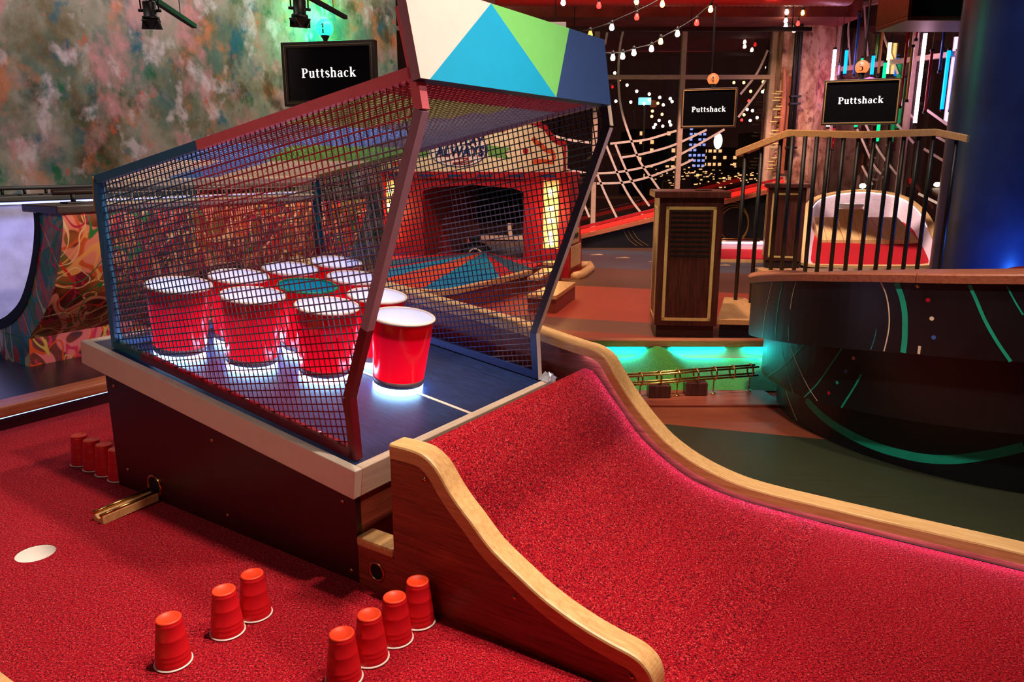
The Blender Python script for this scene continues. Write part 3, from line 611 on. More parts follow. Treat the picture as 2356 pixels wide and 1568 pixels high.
def cap_mesh(pts, low, u0, u1, rr=.007):
    # rounded rectangular section swept along pts
    mb = MB(MUV); n = len(pts); sec = []
    w = u1 - u0
    for (x, y) in ((0, 1), (0, rr), (rr * .3, rr * .3), (rr, 0), (w - rr, 0), (w - rr * .3, rr * .3), (w, rr), (w, 1)): sec.append((x, y))
    vs = []
    for p, q in zip(pts, low):
        d = q - p; L = d.length or 1e-6; dn = d / L
        for x, y in sec:
            yy = L if y == 1 else y; k = p + dn * yy; vs.append((u0 + x, k.x, k.y))
    m_ = len(sec); fs = []
    for i in range(n - 1):
        for k in range(m_): fs.append((i * m_ + k, i * m_ + (k + 1) % m_, (i + 1) * m_ + (k + 1) % m_, (i + 1) * m_ + k))
    fs += [tuple(range(m_)), tuple((n - 1) * m_ + k for k in reversed(range(m_)))]
    mb.add(vs, fs, 0, False); return mb
pts, low = rail_parts(rail, 1.352, 1.417, rp, .040, 0)
lr = thing('left_rail', 'mahogany sided ramp rail with pale curved oak cap at front', 'ramp rail', MUV @ Matrix.Translation((1.385, .9, 0)))
build('cap', cap_mesh(pts, low, 1.352, 1.417), M['oak'], lr)
prof = [(q.x, q.y) for q in low]
prof = [(1.270, low[0].y)] + [p for p in prof[1:] if p[1] > .002] + [(prof[-1][0] + .0, 0.0), (1.270, 0.0)]
mb = MB(MUV); mb.prism(prof, lambda p, u: (u, p[0], p[1]), 1.3545, 1.4165); build('side_board', mb, M['mahog'], lr)
for v, z in ((1.155, .375), (.885, .135), (.575, .045)): uscrew(1.3545, v, z, lr, .0065)
# step block between rail and table
sb = thing('step_block', 'small wooden block with a dark ball hole between table and ramp rail', 'block', MUV @ Matrix.Translation((1.39, 1.335, 0)))
mb = MB(MUV); mb.box((1.3555, 1.2705, 0), (1.4165, 1.4055, .118)); build('block_body', mb, M['mahog'], sb)
mb = MB(MUV); mb.bbox((1.350, 1.2715, .1185), (1.4165, 1.4055, .146), .008); build('block_cap', mb, M['oak_u'], sb)
mb = MB(); mb.lathe([(.029, 0), (.029, .004), (.024, .005), (.023, .001)], UV(1.3554, 1.336, .058), 26, ax=AX); build('ball_hole_ring', mb, M['screw'], sb)
mb = MB(); mb.disc(UV(1.3546, 1.336, .058), .0235, AX, 26); build('ball_hole', mb, M['hole'], sb)
# right rail
rtop = [(2.9, .708, 0), (2.45, .648, 0), (2.0, .586, 0), (1.6, .536, 0), (1.322, .488, 0), (1.26, .480, 0), (1.215, .466, 0), (1.18, .439, 0), (1.143, .386, 0), (1.077, .303, 0), (.986, .213, 0), (.924, .166, 0), (.843, .125, 0), (.761, .097, 0), (.674, .078, 0), (.57, .069, 0), (.434, .067, 0), (.25, .066, 0), (0, .066, 0), (-.6, .066, 0), (-1.6, .066, 0)]
rr_ = thing('right_rail', 'long wavy oak capped rail sweeping down the right side of the ramp', 'ramp rail', MUV @ Matrix.Translation((2.49, .9, 0)))
pts, low = rail_parts(rtop, 2.452, 2.52, rr_, .036, 0)
def rseg(i0, i1):
    build('cap', cap_mesh(pts[i0:i1 + 1], low[i0:i1 + 1], 2.436, 2.521), M['oak'], rr_)
js = [0, 13, 45, 54, len(pts) - 1]
for i in range(len(js) - 1): rseg(js[i], js[i + 1])
prof = [(q.x, q.y) for q in low] + [(low[-1].x, 0.0), (low[0].x, 0.0)]
mb = MB(MUV); mb.prism(prof, lambda p, u: (u, p[0], p[1]), 2.4625, 2.515); build('side_board', mb, M['mahog'], rr_)
M['led_violet'] = memit('violet strip', (0.50, 0.50, 1.0, 1), 26)
mb = MB(MUV); g = [(2.446, q.x, q.y - .0006) for q in low if q.x < 1.30]; h = [(2.456, q.x, q.y - .0006) for q in low if q.x < 1.30]
mb.add(g + h, [(i, i + 1, len(g) + i + 1, len(g) + i) for i in range(len(g) - 1)]); build('light_strip', mb, M['led_violet'], rr_)
# crumpled plastic at the right front corner of the table
m, nt, b = nodes('clear plastic film'); setp(b, srgb(235, 235, 250), 0.12, trans=0.55); M['film'] = m
mb = MB(MT); N = 9; vs = []
for i in range(N):
    for j in range(N):
        a = 1.0 + .075 * i / (N - 1); t = .0 + .04 * j / (N - 1); e = min(i, N - 1 - i, j, N - 1 - j) / 4.0
        vs.append((a + random.uniform(-.004, .004), t + random.uniform(-.004, .004), .003 + .034 * e * random.uniform(.5, 1.2)))
mb.add(vs, [(i * N + j, (i + 1) * N + j, (i + 1) * N + j + 1, i * N + j + 1) for i in range(N - 1) for j in range(N - 1)])
build('plastic_wrap', mb, M['film'], label='crumpled clear plastic film on the right front corner of the table', cat='plastic')
# ------------------------------------------------------------------ quarter pipe with graffiti behind the table
def graffiti(name, layers, base, scale=1.0, fade=None):
    m, nt, b = nodes(name); setp(b, base[0][1], 0.5); v = coord(nt); scale *= .52
    c = ramp(nt, nz(nt, v, 6 * scale, 3), base)
    for i, (col, sc, w, st) in enumerate(layers):
        mp = nt.nodes.new('ShaderNodeMapping'); mp.inputs['Location'].default_value = (i * 7.3, i * 3.1, i * 5.7); mp.inputs['Scale'].default_value = st
        nt.links.new(v, mp.inputs[0]); f = nz(nt, mp.outputs[0], sc * scale, 0.6, 0.4, 1.4)
        d = math_(nt, 'ABSOLUTE', math_(nt, 'SUBTRACT', f, 0.5 + (i % 3 - 1) * 0.05))
        k = ramp(nt, d, [(w, (1, 1, 1, 1)), (w * 1.25 + .002, (0, 0, 0, 1))]); c = mixc(nt, k, c, srgb(*col))
    nt.links.new(c, b.inputs['Base Color']); M[name] = m; return m
graffiti('graffiti_front', [((120, 16, 40), 5, .035, (1, 1, .6)), ((226, 132, 110), 5.5, .035, (1, 1, .5)), ((204, 84, 40), 7, .018, (1, 1, .6)), ((232, 156, 90), 7.5, .014, (1, 1, .7)), ((206, 40, 30), 6, .012, (1, 1, .6)), ((180, 30, 70), 7, .012, (1, 1, .7)), ((236, 196, 150), 9, .010, (1, 1, .6)), ((40, 120, 60), 5, .010, (1, 1, .6))],
         [(0.35, srgb(84, 24, 10)), (0.5, srgb(160, 84, 40)), (0.62, srgb(90, 96, 50)), (0.75, srgb(180, 70, 56))])
graffiti('graffiti_end', [((30, 96, 96), 5, .04, (1, 1, .6)), ((200, 60, 30), 6, .03, (1, 1, .5)), ((20, 110, 30), 6.5, .026, (1, 1, .6)), ((20, 130, 130), 7, .018, (1, 1, .7)), ((214, 200, 150), 7, .014, (1, 1, .5)), ((200, 24, 40), 8, .012, (1, 1, .6))],
         [(0.35, srgb(110, 90, 50)), (0.5, srgb(150, 130, 80)), (0.65, srgb(110, 40, 30)), (0.8, srgb(20, 60, 50))])
graffiti('graffiti_band', [((220, 110, 120), 7, .045, (1, 1, .6)), ((200, 40, 90), 8, .022, (1, 1, .6)), ((210, 70, 30), 9, .018, (1, 1, .7)), ((200, 160, 80), 9, .014, (1, 1, .6))],
         [(0.35, srgb(40, 24, 40)), (0.5, srgb(120, 46, 40)), (0.65, srgb(30, 40, 70)), (0.8, srgb(100, 70, 40))], 1.2)
qp = thing('quarter_pipe', 'graffiti painted concave quarter pipe with black edge and dark top behind the cage', 'skate ramp', MUV @ Matrix.Translation((3.3, 4.4, 0)))
Rp = smoothline([(4.499, .194, 0), (4.441, .239, 0), (4.30, .345, 0), (4.164, .472, 0), (4.077, .594, 0), (4.011, .71, 0), (3.955, .84, 0), (3.948, .905, 0)], 4)
Lp = smoothline([(5.05, .19, 0), (4.822, .243, 0), (4.673, .298, 0), (4.518, .389, 0), (4.391, .522, 0), (4.29, .669, 0), (4.226, .809, 0), (4.209, .90, 0)], 4)
U0, U1 = 1.93, 4.08
mb = MB(MUV)
g = [(U0, p.x, p.y) for p in Rp] + [(U1, p.x, p.y) for p in Rp]; n = len(Rp)
mb.add(g, [(i, i + 1, n + i + 1, n + i) for i in range(n - 1)], 0, True); build('concave_front', mb, M['graffiti_front'], qp)
for uu in (U0, U1):
    mb = MB(MUV); mb.add([(uu, p.x, p.y) for p in Rp] + [(uu, p.x, p.y) for p in Lp], [(i, i + 1, n + i + 1, n + i) for i in range(n - 1)], 0)
    if uu == U0: mb.add([(uu, 4.542, 0), (uu, 4.94, 0), (uu, 4.94, .20), (uu, 4.499, .194)] , [(0, 1, 2, 3)])
    build('end_panel', mb, M['graffiti_end'], qp)
mb = MB(MUV); mb.prism([(4.542, 0), (4.499, .194), (4.75, .194), (4.75, 0)], lambda p, u: (u, p[0], p[1]), U0 + .001, U1, capa=False); build('base_band', mb, M['graffiti_band'], qp)
mb = MB(MUV); g = [(U0 + .002, p.x, p.y) for p in Lp] + [(U1, p.x, p.y) for p in Lp]; mb.add(g, [(i, i + 1, n + i + 1, n + i) for i in range(n - 1)], 0, True); build('riding_surface', mb, M['line'], qp)
mb = MB(MUV); mb.ribbon([(U0 - .006, p.x - .012, p.y + .0) for p in Lp], .055, (1, 0, 0)); mb.ribbon([(U0 + .01, p.x + .004, p.y + .004) for p in Lp], .02, [(0, 1, .6)] * n); build('black_edge', mb, M['matte_black'], qp)
m_ = M['deckdark'] = mwood('dark brown deck', srgb(40, 26, 26), srgb(58, 38, 36), srgb(74, 50, 46), axis=0)
mb = MB(MUV); mb.bbox((U0 - .03, 3.93, .905), (U1 + .02, 4.29, .945), .006); build('top_deck', mb, m_, qp)
mb = MB(MUV); mb.box((2.80, 4.12, .42), (3.10, 4.44, .60)); build('tunnel_mouth', mb, M['hole'], qp)
mb = MB(MUV)
mb.tube([(U0 + .05, 4.12, 1.005), (U1, 4.12, 1.005)], .017, 10); build('top_pipe', mb, M['deckdark'], qp)
for uu in (2.08, 3.0, 3.8):
    mb = MB(MUV); mb.tube([(uu, 4.12, .946), (uu, 4.12, 1.0)], .012, 8); mb.bbox((uu - .05, 4.08, .9455), (uu + .05, 4.16, .954), .002); build('pipe_bracket', mb, M['black'], qp)
# far half pipe wall, lit from under its coping
hp_ = thing('half_pipe', 'pale half pipe wall lit blue white under a dark coping at the left edge', 'skate ramp', MUV @ Matrix.Translation((2.6, 5.6, 0)))
m, nt, b = nodes('blue lit half pipe skin'); setp(b, srgb(226, 224, 232), 0.5); v = coord(nt); nt.links.new(ramp(nt, nz(nt, v, 6, 6), [(0.3, srgb(132, 130, 158)), (0.6, srgb(158, 158, 190))]), b.inputs['Base Color']); M['skin'] = m  # white skin with the blue of the strip light put into its colour
Hp = smoothline([(4.95, .05, 0), (5.25, .12, 0), (5.48, .30, 0), (5.62, .55, 0), (5.69, .87, 0)], 6); n = len(Hp)
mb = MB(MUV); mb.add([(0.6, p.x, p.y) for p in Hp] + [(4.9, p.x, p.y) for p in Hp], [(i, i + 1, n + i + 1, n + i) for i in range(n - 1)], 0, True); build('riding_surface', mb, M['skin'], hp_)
mb = MB(MUV); mb.prism([(p.x + .03, p.y - .03) for p in Hp[4:]] + [(5.95, .84), (5.95, 0), (5.3, 0)], lambda p, u: (u, p[0], p[1]), .62, 4.88); build('body', mb, M['black'], hp_)
M['led_blue'] = memit('blue white strip', (0.36, 0.42, 1.0, 1), 1.9)
mb = MB(MUV); mb.box((.6, 5.655, .878), (4.9, 5.675, .892)); build('light_strip', mb, M['led_blue'], hp_)
mb = MB(MUV); mb.bbox((.6, 5.65, .8925), (4.9, 5.96, .935), .01); build('coping_deck', mb, M['black'], hp_)
mb = MB(MUV); mb.tube([(.6, 5.70, .985), (4.9, 5.70, .985)], .014, 10); build('grind_rail', mb, M['black'], hp_)
for uu in (2.42, 2.56, 2.7, 3.3, 3.9):
    mb = MB(MUV); mb.tube([(uu, 5.7, .936), (uu, 5.7, .98)], .01, 8); mb.bbox((uu - .04, 5.67, .9355), (uu + .04, 5.73, .942), .002); build('rail_bracket', mb, M['black'], hp_)
# dark raised floor between curb and quarter pipe
mb = MB(MUV); mb.prism([(-1.5, 3.7205), (4.05, 3.7205), (4.05, 4.53), (1.925, 4.53), (1.925, 4.94), (-1.5, 4.94)], lambda p, z: (p[0], p[1], z), .0005, .03); build('raised_deck', mb, mpaint('black deck', srgb(26, 26, 34), 0.3), label='low black deck between the terracotta curb and the graffiti quarter pipe', cat='platform')

# ------------------------------------------------------------------ stage lamps on tracks, upper left
def stage_lamp(p, lab, tk0, tk1, yaw, lit):
    Mx = Matrix.Translation(p) @ Matrix.Rotation(yaw, 4, 'Z'); t = thing('stage_lamp', lab, 'stage light', Mx)
    Mb = Mx @ Matrix.Rotation(R(6), 4, 'X')
    mb = MB(Mb); mb.lathe([(0, .055), (.034, .053), (.038, .045), (.038, -.03), (.05, -.034), (.05, -.052), (.044, -.052), (.044, -.03), (0, -.028)], seg=24); lb = build('lamp_body', mb, M['black'], t)
    mb = MB(Mb); mb.disc((0, 0, -.045), .03); build('lens', mb, memit('lamp lens', (1, .92, .8, 1), 14 if lit else .4), lb)
    for k in range(4):
        mb = MB(Mb @ Matrix.Rotation(k * math.pi / 2 + .2, 4, 'Z') @ Matrix.Translation((0, .05, -.053)) @ Matrix.Rotation(R(-32), 4, 'X'))
        vs = [(-.042, 0, 0), (.042, 0, 0), (.058, 0, -.06), (-.058, 0, -.06)]
        mb.add(vs + [(x, y + .003, z) for x, y, z in vs], [(0, 1, 2, 3), (7, 6, 5, 4), (0, 4, 5, 1), (1, 5, 6, 2), (2, 6, 7, 3), (3, 7, 4, 0)]); build('barn_door', mb, M['black'], t)
    mb = MB(Mx); mb.tube([(-.052, 0, 0), (-.054, 0, .10), (.054, 0, .10), (.052, 0, 0)], .005, 8); build('yoke', mb, M['black'], t)
    for s in (-1, 1):
        mb = MB(Mx); mb.tube([(s * .04, 0, 0), (s * .066, 0, 0)], .009, 10); build('knob', mb, M['black'], t)
    mb = MB(Mx); mb.tube([(0, 0, .10), (0, 0, 4.249 - p[2])], .008, 8); build('hanger', mb, M['black'], t)
    mb = MB(Mx); mb.tube(smoothline([(-.01, .02, .05), (-.04, .03, .08), (-.02, .04, .10), (.02, .03, .075), (.03, .02, .12), (.02, .01, .2)], 4), .003, 6); build('cable', mb, M['black'], t)
stage_lamp((-2.197, 4.9, 2.05), 'left black stage lamp with barn doors hanging before the mural', 0, 0, .1, False)
stage_lamp((-1.288, 4.9, 2.06), 'right black stage lamp, lit, hanging near the green globe', 0, 0, .5, True)
def track(p, q, lab):
    t = thing('lamp_track', lab, 'track', Vector(p))
    d = (Vector(q) - Vector(p)); L = d.length; Mx = Matrix.Translation(p) @ d.to_track_quat('X', 'Z').to_matrix().to_4x4()
    mb = MB(Mx); mb.bbox((0, -.018, -.016), (L, .018, .016), .003); build('track_bar', mb, M['matte_black'], t)
    for k in (.25, .75):
        mb = MB(); e = Vector(p) + d * k; mb.tube([e + Vector((0, 0, .016)), (e.x, e.y, 4.25)], .003, 6); build('wire', mb, M['black'], t)
track((-2.337, 5.914, 2.13), (-2.135, 4.5, 2.13), 'black lamp track bar above the left stage lamp')
track((-1.468, 7.111, 2.4), (-1.62, 5.9, 2.4), 'black lamp track bar above the green globe')

# ------------------------------------------------------------------ screens with numbered globes
# letters drawn as stems, hairlines and serifs: (points, width)
def bowl(cx, cy, rx, ry, a0, a1, n=10): return [(cx + rx * math.cos(R(a0 + (a1 - a0) * k / n)), cy + ry * math.sin(R(a0 + (a1 - a0) * k / n))) for k in range(n + 1)]
GL = {
 'P': (.60, [([(.14, 0), (.14, .72)], .15), ([(.0, .02), (.30, .02)], .04), ([(.0, .70), (.14, .70)], .04), ([(.14, .70)] + bowl(.26, .52, .21, .18, 90, -90) + [(.14, .34)], [.04] * 2 + [.05, .08, .11, .14, .15, .14, .11, .08, .05] + [.04] * 2)]),
 'u': (.58, [([(.14, .50), (.14, .14)], .13), ([(.02, .48), (.14, .48)], .035), ([(.10, .10)] + bowl(.24, .14, .12, .13, 200, 340, 8), [.08, .10, .09, .07, .06, .05, .05, .05, .05, .05]), ([(.42, .50), (.42, .0)], .13), ([(.30, .48), (.42, .48)], .035), ([(.42, .02), (.54, .02)], .035)]),
 't': (.40, [([(.16, .64), (.16, .12)], .13), ([(.02, .48), (.34, .48)], .04), ([(.12, .12)] + bowl(.25, .13, .10, .12, 190, 320, 6), [.09, .09, .08, .06, .05, .045, .04, .03])]),
 's': (.44, [([(.35, .40)] + bowl(.21, .37, .13, .12, 20, 190, 6) + [(.22, .26)] + bowl(.21, .135, .14, .125, 20, -160, 7), [.03, .04, .05, .06, .08, .09, .10, .11, .13, .12, .10, .08, .06, .05, .04, .03, .03])]),
 'h': (.60, [([(.14, 0), (.14, .76)], .13), ([(.02, .74), (.14, .74)], .035), ([(.03, .02), (.25, .02)], .035), ([(.16, .36)] + bowl(.30, .36, .13, .13, 160, 10, 6), [.04, .05, .06, .07, .09, .11, .12, .13]), ([(.43, .36), (.43, 0)], .13), ([(.32, .02), (.54, .02)], .035)]),
 'a': (.54, [([(.36, .38), (.36, 0)], .13), ([(.36, .02), (.49, .02)], .035), ([(.36, .38)] + bowl(.24, .39, .13, .10, 20, 190, 6), [.10, .09, .06, .05, .05, .05, .06, .08]), ([(.36, .28)] + bowl(.21, .15, .13, .135, 90, 300, 8), [.03, .04, .06, .09, .11, .11, .09, .07, .06, .05])]),
 'c': (.48, [(bowl(.25, .25, .17, .235, 40, 320, 12), [.10, .06, .05, .06, .09, .12, .14, .13, .10, .07, .05, .04, .03])]),
 'k': (.60, [([(.14, 0), (.14, .76)], .13), ([(.02, .74), (.14, .74)], .035), ([(.03, .02), (.25, .02)], .035), ([(.16, .20), (.42, .47)], .045), ([(.33, .48), (.52, .48)], .035), ([(.25, .30), (.48, .02)], .13), ([(.36, .02), (.58, .02)], .035)]),
 '1': (.4, [([(.2, 0), (.2, .72)], .11), ([(.08, .02), (.33, .02)], .035), ([(.06, .58), (.2, .70)], .05)]),
 '4': (.5, [([(.34, 0), (.34, .72)], .11), ([(.04, .24), (.48, .24)], .04), ([(.04, .24), (.32, .70)], .04), ([(.22, .02), (.46, .02)], .035)]),
 '5': (.5, [([(.12, .69), (.42, .69)], .06), ([(.13, .70), (.11, .38)], .04), ([(.11, .38)] + bowl(.24, .23, .17, .22, 110, -140, 10), [.03, .04, .06, .09, .12, .13, .13, .11, .08, .06, .05, .08])]),
}
def word(s, sp=.02): return sum(GL[c][0] for c in s) + sp * (len(s) - 1)
def letters(s, Mx, h, parent, mat, name='letter'):
    k = h / .74; x = -word(s) * k / 2
    for c in s:
        mb = MB(Mx)
        for i, (pts, w) in enumerate(GL[c][1]):
            mb.ribbon([(x + p[0] * k, p[1] * k, .0003 * (i + 1)) for p in pts], [q * k for q in w] if isinstance(w, list) else w * k, (0, 0, 1))
        build(name, mb, mat, parent); x += (GL[c][0] + .02) * k
M['scr'] = mpaint('black glossy screen', srgb(8, 8, 10), 0.08, 0.1, bs=0.0)
M['scr_text'] = memit('screen lettering', (1, .97, .95, 1), 1.1)
M['frame_dk'] = mwood('dark frame wood', srgb(24, 14, 12), srgb(36, 22, 18), srgb(50, 32, 26), axis=0, rough=.35)
M['gold'] = mpaint('gold inlay', srgb(196, 150, 84), 0.35, 0.08, metal=.7)
M['num'] = mpaint('dark numeral', srgb(40, 4, 4), .7, spec=.1)
M['num_g'] = mpaint('dark green numeral', srgb(6, 70, 60), .5)
def screen(lab, l, r, zb, zt, gx, gz, gr, digit, gcol, gst, txt_h, border, inl, numm, dz=0.0):
    l, r = Vector((l[0], l[1], 0)), Vector((r[0], r[1], 0)); d = (r - l); w = d.length; d.normalize(); nrm = Vector((d.y, -d.x, 0))   # nrm faces the viewer
    Mx = Matrix((d, Vector((0, 0, 1)), nrm)).transposed().to_4x4(); Mx.translation = (l + r) / 2 + Vector((0, 0, (zb + zt) / 2))
    h = zt - zb; t = thing('hole_screen', lab, 'screen', Mx); W_, H_ = w / 2, h / 2; bw = border
    for a, b_ in (((-W_, H_ - bw, -.08), (W_, H_, 0)), ((-W_, -H_, -.08), (W_, -H_ + bw, 0)), ((-W_, -H_ + bw, -.08), (-W_ + bw, H_ - bw, 0)), ((W_ - bw, -H_ + bw, -.08), (W_, H_ - bw, 0))):
        mb = MB(Mx); mb.bbox(a, b_, .004); build('frame_bar', mb, M['frame_dk'], t)
    g = bw * .55; e = .004 + .004 * (inl > 0)
    mb = MB(Mx)
    for a, b_ in (((-W_ + g, H_ - g - e, .0003), (W_ - g, H_ - g, .002)), ((-W_ + g, -H_ + g, .0003), (W_ - g, -H_ + g + e, .002)), ((-W_ + g, -H_ + g, .0003), (-W_ + g + e, H_ - g, .002)), ((W_ - g - e, -H_ + g, .0003), (W_ - g, H_ - g, .002))): mb.box(a, b_)
    build('inlay_line', mb, M['gold'] if inl else M['c_olive'], t)
    mb = MB(Mx); mb.box((-W_ + bw, -H_ + bw, -.07), (W_ - bw, H_ - bw, -.016)); build('display', mb, M['scr'], t)
    letters('Puttshack', Mx @ Matrix.Translation((0, -txt_h * .35 + dz, -.0157)), txt_h, t, M['scr_text'])
    mb = MB(Mx); mb.box((-.012, H_, -.05), (.012, H_ + .002, -.03)); 
    c = Mx @ Vector((gx, gz, -.04)); Mg = Mx @ Matrix.Translation((gx, gz, -.04))
    mb = MB(); mb.lathe([(gr * math.sin(k * math.pi / 16), -gr * math.cos(k * math.pi / 16)) for k in range(17)], c, 28); gb_ = build('globe', mb, memit('globe ' + digit, gcol, gst, (0.03, 0.02, 0.02, 1)), t)
    zt_ = c.z - gr * .82; z0 = Mx.translation.z + H_
    mb = MB(); mb.lathe([(0, zt_ + .004), (gr * .55, zt_ + .004), (gr * .55, zt_), (.02, z0 + .012), (.02, z0 + .0003), (0, z0 + .0003)], (c.x, c.y, 0), 20); build('cone_holder', mb, M['black'], t)
    # digit lying on the globe, turned towards the viewer
    Vd = (Vector((0, 0, 1.15)) - c).normalized(); X_ = Vector((0, 0, 1)).cross(Vd).normalized(); Y_ = Vd.cross(X_)
    mb = MB(); k = gr * 1.05 / .74; ox = -.22 * k - gr * .18
    for i, (pts, wd) in enumerate(GL[digit][1]):
        P2 = [Vector((ox + p[0] * k, -.37 * k + p[1] * k)) for p in smoothline([(p[0], p[1], 0) for p in pts], 3)] if not isinstance(wd, list) else [Vector((ox + p[0] * k, -.37 * k + p[1] * k)) for p in pts]
        Q = [c + (X_ * p.x + Y_ * p.y + Vd * math.sqrt(max(gr * gr - p.x ** 2 - p.y ** 2, 0))).normalized() * (gr + .001 + .0003 * i) for p in P2]
        mb.ribbon(Q, [q * k for q in wd] if isinstance(wd, list) else wd * k, [(q - c).normalized() for q in Q])
    build('numeral', mb, numm, gb_)
    mb = MB(Mx); mb.tube([(gx * .2, H_, -.055), (gx * .2, H_ + (4.25 - Mx.translation.z - H_), -.055)] if digit != '1' else [(0, 0, -.08), (0, 0, -.35)], .012 if digit != '1' else .03, 8); build('hanging_pole', mb, M['black'], t)
    return t
screen('framed screen on the mural wall under the green globe', (-2.304, 7.96), (-1.337, 7.75), 1.707, 2.316, -.03, .43, .085, '1', (0.02, .80, .50, 1), 1.7, .090, .055, 0, M['num_g'], .0)
screen('framed screen below the orange globe numbered 4 before the window', (2.071, 9.6), (2.689, 9.4), 1.567, 2.028, .03, .335, .068, '4', (1.0, .25, .07, 1), 1.1, .062, .028, 1, M['num'], -.02)
screen('framed screen below the orange globe numbered 5 before the neon tubes', (3.458, 8.75), (4.165, 8.45), 1.562, 2.039, -.02, .365, .072, '5', (1.0, .27, .08, 1), 1.1, .070, .028, 1, M['num'], .01)
point('globe_green', UV(6.12, 6.32, 2.66), 42, (0.0, 1.0, 0.30), 0.1)
# ------------------------------------------------------------------ fair booth
BD = Vector((1.982, -.69, 0)).normalized(); BN = Vector((.329, .944, 0)); BP = Vector((-1.393, 8.35, 0))
MBo = Matrix((BD, BN, BZ)).transposed().to_4x4(); MBo.translation = BP      # s along the front, n backwards, z up
for k, c in dict(b_red=(170, 20, 30), b_dark=(60, 6, 14), b_cream=(236, 218, 176), b_blue=(26, 52, 104), b_orange=(214, 84, 40), b_green=(110, 160, 80)).items(): M[k] = mpaint(k[2:] + ' booth paint', srgb(*c), .45)
bo = thing('fair_booth', 'red fairground booth with cream painted pediment and glowing lamp panels', 'booth', MBo @ Matrix.Translation((1.0, .5, 0)))
for s0, s1 in ((-.02, .16), (1.79, 2.05)):
    mb = MB(MBo); mb.box((s0, 0, 0), (s1, .12, .99)); build('pillar', mb, M['b_red'], bo)
mb = MB(MBo); mb.box((-.02, -.03, .992), (2.06, .5, 1.062)); build('lintel', mb, M['b_red'], bo)
for k in range(6):
    mb = MB(MBo); mb.box((.10 + k * .335, -.034, 1.012), (.27 + k * .335, -.0302, 1.034)); build('blue_dash', mb, M['b_blue'], bo)
ped = [(-.02, 1.064), (2.045, 1.064), (2.045, 1.33)] + [(1.98, 1.345), (1.92, 1.375), (1.87, 1.43), (1.83, 1.49), (1.78, 1.515), (1.72, 1.54), (1.5, 1.58), (1.03, 1.62), (.55, 1.58), (.33, 1.54), (.27, 1.515), (.2, 1.47), (.12, 1.38), (.05, 1.345), (-.02, 1.33)]
mb = MB(MBo); mb.prism(ped, lambda p, n: (p[0], n, p[1]), 0, .05); build('pediment', mb, M['b_cream'], bo)
mb = MB(MBo); mb.ribbon([(p[0], -.004, p[1]) for p in ped[2:]], .05, (0, -1, 0)); mb.ribbon([(2.03, -.004, 1.07), (2.03, -.004, 1.33)], .03, (0, -1, 0)); build('red_border', mb, M['b_red'], bo)
mb = MB(MBo); mb.ribbon([(p[0], -.004, p[1]) for p in [(1.70, 1.40), (1.72, 1.36), (1.78, 1.33), (1.83, 1.28), (1.90, 1.26), (1.92, 1.21), (1.90, 1.16), (1.80, 1.17), (1.70, 1.165)]], .045, (0, -1, 0)); build('orange_scroll', mb, M['b_orange'], bo)
mb = MB(MBo); mb.ribbon([(1.25, -.004, 1.475), (1.40, -.004, 1.48)], .04, (0, -1, 0)); build('orange_dash', mb, M['b_orange'], bo)
mb = MB(MBo); mb.ribbon([(.10, -.004, 1.14), (.25, -.004, 1.15)], .04, (0, -1, 0)); build('orange_dash', mb, M['b_orange'], bo)
AXb = MBo.to_3x3() @ Matrix.Rotation(R(90), 3, 'X')
mb = MB(); mb.disc(MBo @ Vector((1.62, -.004, 1.27)), .03, AXb); build('red_dot', mb, M['b_red'], bo)
mb = MB(MBo); mb.add([(.88 + .33 * math.cos(q * math.pi / 18), -.004, 1.285 + .17 * math.sin(q * math.pi / 18)) for q in range(36)], [tuple(range(36))]); build('oval_badge', mb, M['cup_rim'], bo)
mb = MB(MBo); mb.tube([(.88 + .33 * math.cos(q * math.pi / 18), -.005, 1.285 + .17 * math.sin(q * math.pi / 18)) for q in range(36)], .004, 5, closed=True); build('badge_outline', mb, M['b_blue'], bo)
for s, dx in ((-1, 0), (1, 0)):
    mb = MB(MBo); c = .88 + s * .34
    mb.add([(c, -.0045, 1.22), (c + s * .24, -.0045, 1.19), (c + s * .17, -.0045, 1.25), (c + s * .25, -.0045, 1.30), (c - s * .02, -.0045, 1.33)], [(0, 1, 2, 3, 4)]); build('green_ribbon', mb, M['b_green'], bo)
def text(body, Mx, size, mat, parent, name='lettering', shear=.15, off=.02, space=1.05):
    cu = bpy.data.curves.new(name, 'FONT'); cu.body = body; cu.size = size; cu.align_x = 'CENTER'; cu.shear = shear; cu.offset = off * size; cu.space_character = space; cu.resolution_u = 3
    o = bpy.data.objects.new(name, cu); COL.objects.link(o); bpy.context.view_layer.update()
    me = bpy.data.meshes.new_from_object(o.evaluated_get(bpy.context.evaluated_depsgraph_get())); COL.objects.unlink(o); bpy.data.objects.remove(o)
    mb = MB(Mx); mb.add([v.co.copy() for v in me.vertices], [tuple(p.vertices) for p in me.polygons]); bpy.data.meshes.remove(me)
    return build(name, mb, mat, parent)
Mtx = MBo @ Matrix.Translation((.90, -.009, 1.335)) @ Matrix.Rotation(R(90), 4, 'X')
text('FAIR PLAY', Mtx, .108, M['b_blue'], bo, off=.045); text('FAIR PLAY', Mtx @ Matrix.Translation((-.010, -.010, -.003)), .108, M['b_orange'], bo, off=.0)
Mtx = MBo @ Matrix.Translation((.92, -.009, 1.225)) @ Matrix.Rotation(R(90), 4, 'X')
text('ALWAYS!', Mtx, .132, M['b_blue'], bo, off=.045); text('ALWAYS!', Mtx @ Matrix.Translation((-.012, -.012, -.003)), .132, M['b_orange'], bo, off=.0)
mb = MB(MBo); mb.tube(smoothline([(.72, -.008, 1.16), (.85, -.008, 1.19), (1.0, -.008, 1.20), (.92, -.008, 1.165), (.82, -.008, 1.15), (.95, -.008, 1.14), (1.05, -.008, 1.17)], 5), .005, 5); build('red_flourish', mb, M['b_red'], bo)
